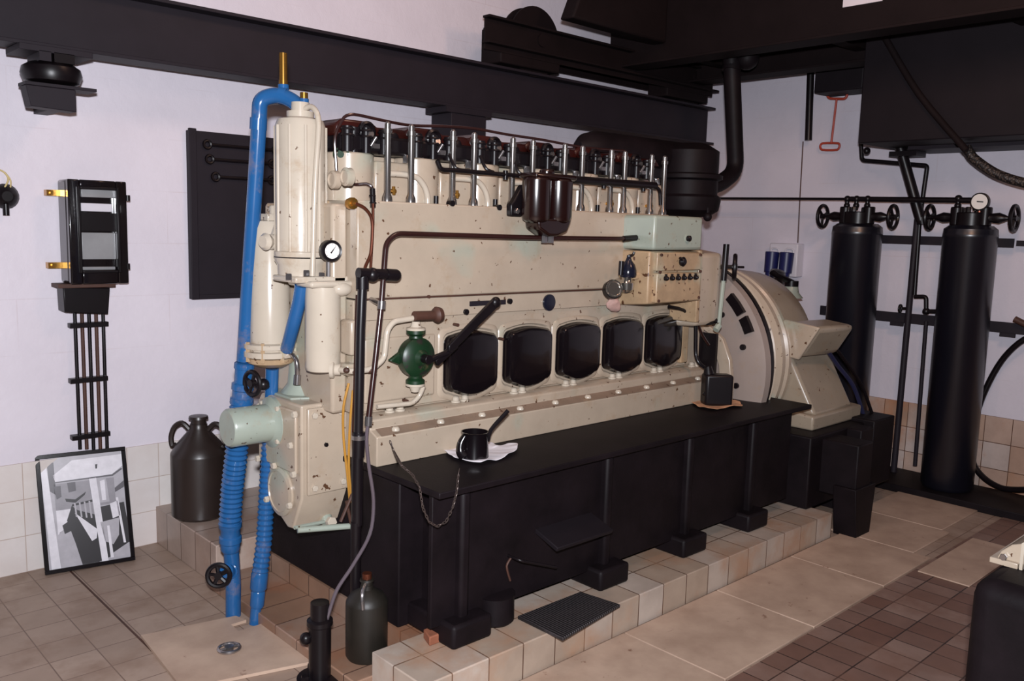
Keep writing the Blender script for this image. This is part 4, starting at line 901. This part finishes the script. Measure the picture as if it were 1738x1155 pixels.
# ================================================================== air receivers
sk_ = obj('cylinder_skid', B().box(5.1, 5.5, 1.25, 2.8, 0, .045), 'oily', bevel=.004)
tag(sk_, 'low black steel skid under the two air cylinders', 'skid')
def receiver(yc, r, label):
    x = 5.3
    t = thing('air_cylinder', label, 'air cylinder', (x, yc, .045), 'starting air cylinders')
    obj('body', B().lathe((x, yc, .046), (0, 0, 1), [(r * .9, 0), (r, .02), (r, 1.46), (r * 1.01, 1.462), (r * 1.01, 1.48), (r, 1.484), (r * .98, 1.51), (r * .8, 1.53)], 48), 'navy', t)
    z = 1.575
    obj('valve_head', B().cyl((x, yc, z - .01), (x, yc, z + .075), .085).cyl((x - .02, yc + .075, z), (x - .02, yc + .075, z + .105), .035).cyl((x - .02, yc - .075, z), (x - .02, yc - .075, z + .105), .035), 'black', t, bevel=.006)
    for k in range(6):
        a2 = k * PI / 3; obj('head_nut', B().nut((x + .065 * math.cos(a2), yc + .065 * math.sin(a2), z + .074), (0, 0, 1), .014, .03), 'black', t)
    for s in (-1, 1):
        ye = yc + s * .225
        v = obj('valve', B().lathe((x - .02, yc + s * .05, z + .045), (0, s, 0), [(.03, 0), (.03, .04), (.024, .05), (.028, .08), (.03, .1), (.018, .13), (.01, .145), (.01, .185)], 16), 'black', t)
        obj('handwheel', B().wheel((x - .02, ye, z + .045), (.0, s, 0), .068, .011, 3, .016), 'black', v)
    return t
YL = 2.53; YR = 1.865
receiver(YL, .148, 'blue black upright air cylinder nearer the generator')
receiver(YR, .142, 'blue black upright air cylinder farther right, with a pressure gauge on top')
rk = thing('cylinder_rack', 'dark flat steel rails on wall posts holding both air cylinders', 'rack', (5.45, 2.2, 1.0))
r0 = onx(1720, 418, 5.44); m0 = onx(1392, 530, 5.44)
obj('upper_rail', B().box(5.435, 5.45, r0.y, 2.75, 1.46, 1.51), 'beam', rk)
obj('lower_rail', B().box(5.435, 5.45, 1.2, m0.y, .975, 1.035), 'beam', rk)
for y in (2.25, 1.62): obj('spacer', B().box(5.45, WX, y, y + .05, 1.47, 1.5), 'beam', rk); obj('spacer', B().box(5.45, WX, y, y + .05, .985, 1.02), 'beam', rk); obj('clip_plate', B().box(5.42, 5.436, y, y + .08, .955, .975), 'beam', rk)
ln = thing('air_line', 'black horizontal air pipe with fittings linking exhaust and both cylinders', 'pipe', (5.3, 2.2, 1.76))
zl = onx(1560, 337, 5.28).z; yL0 = onx(1225, 331, 5.28).y; yR0 = onx(1650, 341, 5.28).y
obj('thin_pipe', B().tube([(5.28, yL0 + .1, zl + .008), (5.28, YL + .09, zl)], .0085, 8, 0), 'black', ln)
obj('thick_pipe', B().tube([(5.28, YL + .05, zl), (5.28, YR + .03, zl - .01), (5.28, yR0, zl - .01)], .0165, 12, 0), 'black', ln)
for y in (YL + .07, YL - .06, YL + .01, YR + .075, YR - .02):
    obj('drop_pipe', B().cyl((5.28, y, 1.66), (5.28, y, zl), .0135).ball((5.28, y, zl - .04), .019).ball((5.28, y, zl), .021), 'black', ln)
gy = onx(1662, 342, 5.24)
g2 = obj('pressure_gauge', B().lathe(gy + Vector((.03, 0, 0)), (-1, -.1, 0), [(.048, 0), (.05, .01), (.05, .03), (.045, .032), (.042, .028)], 28), 'black', ln)
obj('dial', B().lathe(gy + Vector((.001, 0, 0)), (-1, -.1, 0), [(.042, 0), (.042, .001)], 28), 'glassy', g2)
obj('needle', B().prism([gy + Vector((-.002, -.022, -.004)), gy + Vector((-.002, .012, -.002)), gy + Vector((-.002, .012, .004)), gy + Vector((-.002, -.022, .001))], (-.001, 0, 0)), 'black', g2)
obj('gauge_pipe', B().tube([gy + Vector((.02, 0, -.045)), gy + Vector((.02, 0, -.2))], .012, 8, 0), 'copper', g2)
# vertical pipes between the cylinders
t = thing('pipe_riser', 'pair of dark vertical pipes with a small tap between the air cylinders', 'pipe', (5.35, 2.2, 0))
X5 = 5.38
def vx(px, py, x=X5): return onx(px, py, x)
a = vx(1557, 372); c = vx(1518, 786); c.x = X5
obj('thick_pipe', B().tube([a, c + (c - a).normalized() * .08], .0185, 12, 0), 'beam', t)
obj('thin_pipe', B().tube([vx(1572, 545), vx(1553, 790)], .012, 10, 0), 'beam', t)
obj('cross_over', B().bend([vx(1552, 503), vx(1572, 503), vx(1572, 528), vx(1590, 528)], .013, .02), 'black', t)
obj('tap', B().tube([vx(1546, 523), vx(1532, 523)], .008, 8, 0).wheel(vx(1528, 523), (0, 1, 0), .022, .006, 3, .008).ball(vx(1572, 528), .022), 'black', t)
obj('tank_feed', B().bend([vx(1461, 240), vx(1463, 272), vx(1574, 281), vx(1561, 372), vx(1552, 500)], .0135, .02), 'black', t)

# dark tank on the right wall
tk = thing('header_tank', 'large dark grey header tank high on the right wall', 'tank', (5.1, 1.8, 2.0))
TX = 4.9
tz = onx(1457, 243, TX).z; ty = onx(1459, 200, TX).y
obj('tank_body', B().box(TX, WX, .2, ty, tz, 3.0), 'tank', tk, bevel=.006)
obj('bottom_lip', B().box(TX + .3, WX - .01, .2, ty - .16, tz - .02, tz), 'beam', tk)
a = onx(1525, 258, 5.3); c = onx(1563, 374, 5.36)
obj('drain_leg', B().tube([a + Vector((0, 0, .05)), c], .031, 14, 0).tube([c + Vector((0, 0, .02)), c + Vector((0, -.01, -.02))], .03, 12, 0), 'black', tk)
obj('outlet_flange', B().box(a.x - .06, a.x + .08, a.y - .13, a.y + .03, tz - .05, tz - .021).ball(onx(1471, 256, 5.2), .022), 'black', tk)
obj('diagonal_stay', B().tube([onx(1500, 60, TX - .03), onx(1560, 160, TX - .03), onx(1640, 255, TX - .03)], .018, 10, 4), 'girder', tk)
tag(obj('braided_hose', B().tube([onx(1640, 250, 5.1), onx(1652, 268, 5.1), onx(1690, 294, 5.1), onx(1738, 310, 5.1), onx(1800, 318, 5.1)], .026, 12, 5), 'braid'), 'braided flexible hose sagging from the tank to the right picture edge', 'hose')
# box and pipe left of the tank
t = thing('junction_box', 'black box hanging under the crane girder left of the tank', 'box', onx(1425, 150, 5.3))
b0 = onx(1386, 82, 5.3); b1 = onx(1464, 150, 5.3)
obj('box', B().box(5.3, WX, b1.y, b0.y, b1.z, 2.9), 'tank', t, bevel=.01)
q0 = onx(1372, 238, 5.42)
obj('down_pipe', B().tube([q0, onx(1376, 120, 5.42), Vector((5.42, q0.y + .0, 2.9))], .024, 12, 0).ball(onx(1372, 105, 5.42), .055, .8, 1, .8), 'black', t)
# red hook rod
t = thing('pull_rod', 'thin red rod with looped handles hanging on the white right wall', 'rod', onx(1411, 250, WX - .04))
hx = WX - .05
obj('upper_loop', B().bend([onx(1405, 135, hx), onx(1404, 167, hx), onx(1437, 168, hx), onx(1440, 135, hx)], .0085, .03), 'redrod', t)
obj('rod', B().tube([onx(1420, 168, hx), onx(1411, 242, hx)], .0075, 8, 0), 'redrod', t)
obj('lower_loop', B().tube([onx(1396, 243, hx), onx(1423, 243, hx), onx(1425, 248, hx), onx(1421, 254, hx), onx(1395, 254, hx), onx(1392, 248, hx)], .0075, 8, 3, True), 'redrod', t)

# black hose loop and wooden handle at right edge
tag(obj('air_hose', B().tube([onx(1790, 560, 5.43), onx(1738, 576, 5.43), (onx(1700, 612, 5.46)), onx(1668, 672, 5.47), onx(1652, 730, 5.47), onx(1652, 785, 5.47), onx(1672, 812, 5.44), onx(1705, 829, 5.4), onx(1760, 830, 5.35)], .0175, 10, 5), 'black'), 'black hose looping down the wall behind the right air cylinder', 'hose')
tag(obj('brush_handle', B().tube([onx(1722, 541, 5.4), onx(1760, 560, 5.4)], .018, 10, 0), 'rust'), 'brown wooden handle end poking in at the right picture edge', 'handle')

# ================================================================== second machine at lower right
m2 = thing('black_machine', 'black machine casing cut by the lower right corner of the picture', 'machine', (2.8, .5, 0))
my = onz(1650, 980, .6)
obj('casing', B().box(my.x, my.x + .7, .1, my.y + .005, 0, .6), 'oily', m2, bevel=.05, seg=4)
cz = .601
c0 = onz(1684, 951, cz)
obj('top_cover', B().prism([(c0.x, c0.y - .01, cz + .012), (c0.x, c0.y - .02, cz + .035), (c0.x, c0.y - .045, cz + .06), (c0.x, c0.y - .09, cz + .078), (c0.x, c0.y - .2, cz + .08), (c0.x, c0.y - .2, cz + .012)], (.3, 0, 0)), 'cream', m2, bevel=.004)
obj('cover_flange', B().box(c0.x - .012, c0.x + .32, c0.y - .068, c0.y + .004, cz - .002, cz + .014), 'cream', m2, bevel=.002)
obj('cover_rib', B().prism([(c0.x - .012, c0.y - .072, cz), (c0.x - .012, c0.y - .072, cz + .075), (c0.x - .012, c0.y - .08, cz + .082), (c0.x - .012, c0.y - .08, cz)], (.3, 0, 0)), 'white', m2)
obj('cover_bolt', B().nut((c0.x - .004, c0.y - .03, cz + .022), (-1, 0, 0), .01, .01), 'steel', m2)

# ================================================================== blue pipes
def corr(bb, pts, r0, r1, n):
    """corrugated hose: rings along a smooth path"""
    P = [Vector(p) for p in pts]
    seglen = [(P[i + 1] - P[i]).length for i in range(len(P) - 1)]; L = sum(seglen)
    def at(s):
        s *= L
        for i, q in enumerate(seglen):
            if s <= q or i == len(seglen) - 1: return P[i].lerp(P[i + 1], min(1, s / q))
            s -= q
    path = []; k = n * 4
    for i in range(k + 1): path.append(at(i / k))
    return bb.tube(path, lambda t: r0 + (r1 - r0) * (.5 - .5 * math.cos(t * n * 2 * PI)), 20, 0)
bp = thing('blue_water_pipe', 'tall blue cooling water pipe rising from the pit cover to the filter top', 'pipe', (1.39, 3.0, 0))
A1 = mix((396, 1050, 3.0), (396, 985, 3.0), (391, 915, 2.99))
A1[0].z = .0
obj('lower_pipe', B().tube(A1, .0285, 18, 0), 'blue', bp)
obj('lower_coupling', B().lathe(ony(391, 935, 2.99), ony(391, 878, 2.98) - ony(391, 935, 2.99), [(.03, 0), (.036, .01), (.036, .035), (.041, .04), (.041, .06), (.036, .065), (.036, .09), (.042, .1), (.042, .118)], 24), 'blue', bp)
obj('flexible_section', corr(B(), mix((390, 892, 2.98), (394, 830, 2.97), (400, 780, 2.95), (408, 700, 2.93), (410, 678, 2.93)), .035, .042, 26), 'blue', bp)
zc = mix((410, 684, 2.93), (413, 640, 2.92), (416, 600, 2.91))
obj('upper_coupling', B().lathe(zc[0], zc[2] - zc[0], [(.042, 0), (.042, .02), (.036, .024), (.036, .05), (.04, .054), (.04, .075), (.032, .08), (.032, .13), (.036, .132), (.036, .15), (.028, .155)], 24), 'blue', bp)
obj('upper_pipe', B().bend(mix((414, 612, 2.91), (424, 450, 2.87), (434, 300, 2.83), (440, 200, 2.8), (441, 168, 2.8), (470, 160, 2.76), (497, 170, 2.72), (515, 190, 2.68)), .0262, .07, 18), 'blue', bp)
obj('elbow_collar', B().tube([ony(438, 220, 2.805), ony(439, 200, 2.8)], .029, 18, 0), 'blue', bp)
obj('elbow_collar', B().tube([ony(474, 161, 2.757), ony(486, 164, 2.74)], .0295, 18, 0), 'blue', bp)
th = ony(481, 155, 2.75)
obj('thermometer', B().cyl(th + Vector((0, 0, .03)), th + Vector((0, 0, .125)), .0135, seg=12).cyl(th + Vector((0, 0, .02)), th + Vector((0, 0, .036)), .015), 'brass', bp, label='brass thermometer')
obj('thermometer_boss', B().cyl(th - Vector((0, 0, .02)), th + Vector((0, 0, .022)), .018), 'blue', bp)
vp = ony(516, 178, 2.68)
obj('vent_cock', B().cyl(vp - Vector((0, 0, .02)), vp + Vector((0, 0, .02)), .016), 'blue', bp)
obj('vent_cap', B().cyl(vp + Vector((0, 0, .018)), vp + Vector((0, 0, .04)), .0135), 'brass', bp)
vv = ony(371, 976, 2.95)
vb = obj('valve_branch', B().tube([ony(395, 970, 3.0), ony(384, 968, 2.97)], .026, 16, 0).torus(ony(390, 968, 2.98), (-.7, -.5, .0), .028, .005, 20, 6), 'blue', bp)
obj('valve_wheel', B().wheel(vv, (-.6, -.8, .1), .04, .009, 5, .014).tube([vv, ony(386, 968, 2.975)], .009, 8, 0), 'black', vb)
b2 = thing('blue_hose', 'thinner blue corrugated pipe right of the tall one, rising to the oil cooler', 'pipe', (1.43, 2.88, 0))
A2 = mix((432, 1062, 2.885), (437, 1010, 2.885), (440, 985, 2.885)); A2[0].z = 0
obj('lower_pipe', B().tube(A2, .0195, 16, 0), 'blue', b2)
obj('coupling', B().lathe(ony(436, 1030, 2.885), ony(442, 960, 2.885) - ony(436, 1030, 2.885), [(.022, 0), (.026, .01), (.026, .06), (.024, .064), (.031, .075), (.031, .13), (.027, .14)], 22), 'blue', b2)
obj('flexible_section', corr(B(), mix((441, 972, 2.885), (448, 920, 2.885), (455, 800, 2.885), (460, 700, 2.885)), .026, .031, 30), 'blue', b2)
obj('upper_pipe', B().tube(mix((460, 705, 2.885), (461, 660, 2.88), (462, 625, 2.87)), .024, 16, 0), 'blue', b2)
obj('valve', B().tube(mix((461, 655, 2.88), (440, 652, 2.86)), .013, 10, 0).wheel(ony(428, 650, 2.85), (-1, -.2, 0), .042, .008, 4, .014).ball(ony(447, 652, 2.86), .022), 'black', b2)
tag(obj('blue_link_pipe', B().tube(mix((512, 484, 2.62), (508, 510, 2.64), (498, 550, 2.68), (487, 592, 2.76)), .0235, 16, 4), 'blue'), 'short slanting blue pipe between the two cream filter cylinders', 'pipe')

# ================================================================== small things
# oil can on white cloth
def sheet(name, outline, z, m, seed, amp=.012, n=26):
    rnd = random.Random(seed); bb = B(); cx0 = sum(p[0] for p in outline) / len(outline); cy0 = sum(p[1] for p in outline) / len(outline)
    K = len(outline) * 4; rings = []
    def edge(t):
        t *= len(outline); i = int(t) % len(outline); f = t - int(t); a, b_ = outline[i], outline[(i + 1) % len(outline)]
        return a[0] + (b_[0] - a[0]) * f, a[1] + (b_[1] - a[1]) * f
    ph = [rnd.random() * 6 for _ in range(6)]
    def h(x, y, s): return z + .004 + s * amp * (.5 + .5 * math.sin(40 * x + ph[0]) * math.cos(34 * y + ph[1]) + .35 * math.sin(85 * (x + y) + ph[2]))
    for s in (.02, .25, .45, .65, .85, 1):
        rr = []
        for k in range(K):
            x, y = edge(k / K); x = cx0 + (x - cx0) * s; y = cy0 + (y - cy0) * s
            rr.append((x, y, h(x, y, s * s)))
        rings.append(rr)
    bb.rings(rings, cap=False)
    ob = obj(name, bb, m)
    md = ob.modifiers.new('thick', 'SOLIDIFY'); md.thickness = .003; md.offset = 1
    md = ob.modifiers.new('sub', 'SUBSURF'); md.levels = 1; md.render_levels = 1
    return ob
ol = [onz(a, b_, ZS) for a, b_ in ((748, 766), (765, 778), (782, 786), (800, 788), (818, 790), (850, 782), (878, 768), (880, 758), (862, 757), (845, 760), (828, 752), (800, 756), (770, 762))]
tag(sheet('rag', [(p.x, p.y) for p in ol], ZS, 'cloth', 3, .012), 'crumpled white cloth on the black ledge under the oil jug', 'cloth')
pc_ = onz(805, 776, ZS + .008)
oj = thing('oil_jug', 'small dark metal oil jug with upright handle on the white cloth', 'oil jug', (pc_.x, pc_.y, ZS + .006))
cc = Vector((pc_.x, pc_.y, ZS + .009))
obj('body', B().lathe(cc, (0, 0, 1), [(.048, 0), (.052, .004), (.047, .09), (.05, .095), (.046, .095), (.043, .02), (.0, .015)], 28), 'gloss', oj)
obj('handle', B().tube([cc + Vector((.035, -.03, .06)), cc + Vector((.045, -.035, .1)), cc + Vector((.085, -.06, .155)), cc + Vector((.098, -.066, .17))], .0075, 8), 'black', oj)
obj('spout', B().tube([cc + Vector((-.045, .0, .085)), cc + Vector((-.058, .005, .06)), cc + Vector((-.062, .002, .03)), cc + Vector((-.055, -.012, .012))], lambda t: .012 + .008 * t, 10), 'gloss', oj)
# black can on brown rag
ol = [onz(a, b_, ZS) for a, b_ in ((1170, 684), (1185, 693), (1210, 699), (1235, 694), (1262, 692), (1255, 684), (1225, 678), (1200, 676), (1180, 679))]
tag(sheet('rag', [(p.x, p.y) for p in ol], ZS, 'rag', 5, .012), 'brown stained rag on the black ledge under the square can', 'cloth')
kc = onz(1221, 688, ZS + .008)
kc = Vector((kc.x, kc.y, ZS + .009))
kn = thing('oil_can', 'square black oil can on the brown rag beside the flywheel', 'oil can', kc)
obj('body', B().obox(kc + Vector((0, .02, .075)), rt * .066, (.02, .03, 0), (0, 0, .075)), 'black', kn, bevel=.012, seg=3)
obj('neck', B().cyl(kc + Vector((-.03, .05, .149)), kc + Vector((-.032, .055, .185)), .026, .016), 'black', kn)
obj('side_cap', B().cyl(kc - rt * .07 + Vector((0, 0, .05)), kc - rt * .082 + Vector((0, 0, .06)), .01), 'black', kn)
# ribbed rubber mat hanging over the plinth edge
mz = .131
q = [onz(878, 1050, mz), onz(985, 1008, mz), onz(1053, 1030, mz), onz(955, 1088, mz)]
tag(obj('rubber_mat', B().prism([Vector((p.x, p.y, mz)) for p in q], (0, 0, .012)), 'mat', bevel=.003), 'dark ribbed rubber mat lying over the tiled plinth edge', 'mat')
q = onz(905, 905, .13)
tag(obj('metal_grating', B().obox((2.28, 2.07, .4), (.15, 0, 0), (0, .06, .02), (0, -.003, .008)), 'tank', bevel=.003), 'dim ribbed step plate below the engine bed ledge', 'step')
# oily flagon in the corner of the plinth
kc2 = onz(622, 1112, .05)
g_ = flagon('oil_drum', (kc2.x, kc2.y, .049), .07, .275, 'olive', 'dark oily can with brass cap standing at the near corner of the plinth', 'can', .7)
obj('brass_cap', B().cyl((kc2.x, kc2.y, .049 + .27), (kc2.x, kc2.y, .049 + .293), .016), 'copper', g_)
obj('handle', B().tube([(kc2.x - .025, kc2.y - .03, .318), (kc2.x - .05, kc2.y - .05, .3), (kc2.x - .055, kc2.y - .06, .25)], .007, 8), 'steel', g_)
# bricks and pot on the plinth
q = onz(750, 1085, .13)
tag(obj('brick', B().obox((q.x, q.y + .02, .145), (.05, 0, 0), (.01, .03, 0), (0, 0, .016)), 'brick', bevel=.004), 'small pale brick offcut on the plinth edge', 'brick')
q = onz(805, 1062, .13)
tag(obj('brick', B().obox((q.x, q.y + .02, .15), (.055, 0, 0), (.0, .03, 0), (0, 0, .02)), 'brick', bevel=.004), 'darker red brick right of the pale one', 'brick')
q = onz(855, 1060, .13)
tag(obj('grease_pot', B().lathe((q.x, q.y + .05, .129), (0, 0, 1), [(.06, 0), (.07, .01), (.068, .1), (.072, .104), (.05, .108)], 24), 'oily'), 'black round pot standing by the red brick', 'pot')
# chain
bb = B()
pts = mix((662, 748, 2.4), (668, 765, 2.39), (682, 790, 2.05), (700, 805, 2.04), (712, 826, 2.04), (718, 862, 2.04), (728, 885, 2.04), (742, 893, 2.04), (757, 885, 2.04), (768, 862, 2.04), (775, 835, 2.04), (778, 805, 2.04), (781, 788, 2.05))
dense = []
for i in range(len(pts) - 1):
    n = max(1, int((pts[i + 1] - pts[i]).length / .011))
    for k in range(n): dense.append(pts[i].lerp(pts[i + 1], k / n))
for i in range(len(dense) - 1):
    d = dense[i + 1] - dense[i]
    if d.length < 1e-4: continue
    u, v, a_ = B.frame(d); n_ = u if i % 2 else v; s_ = d.normalized().cross(n_)
    c0_ = (dense[i] + dense[i + 1]) / 2; L = d.length * .75; bb.tube([c0_ + d.normalized() * L * math.cos(t_) + s_ * .0035 * math.sin(t_) for t_ in [k * PI / 4 for k in range(8)]], .0013, 5, 0, True)
tag(obj('chain', bb, 'chainm'), 'fine dull chain looping below the engine bed ledge', 'chain')
tag(obj('hook_rod', B().tube(mix((868, 945, 2.09), (860, 960, 2.09), (866, 985, 2.09)), .004, 6), 'rust'), 'small rusty hook below the ledge', 'hook')
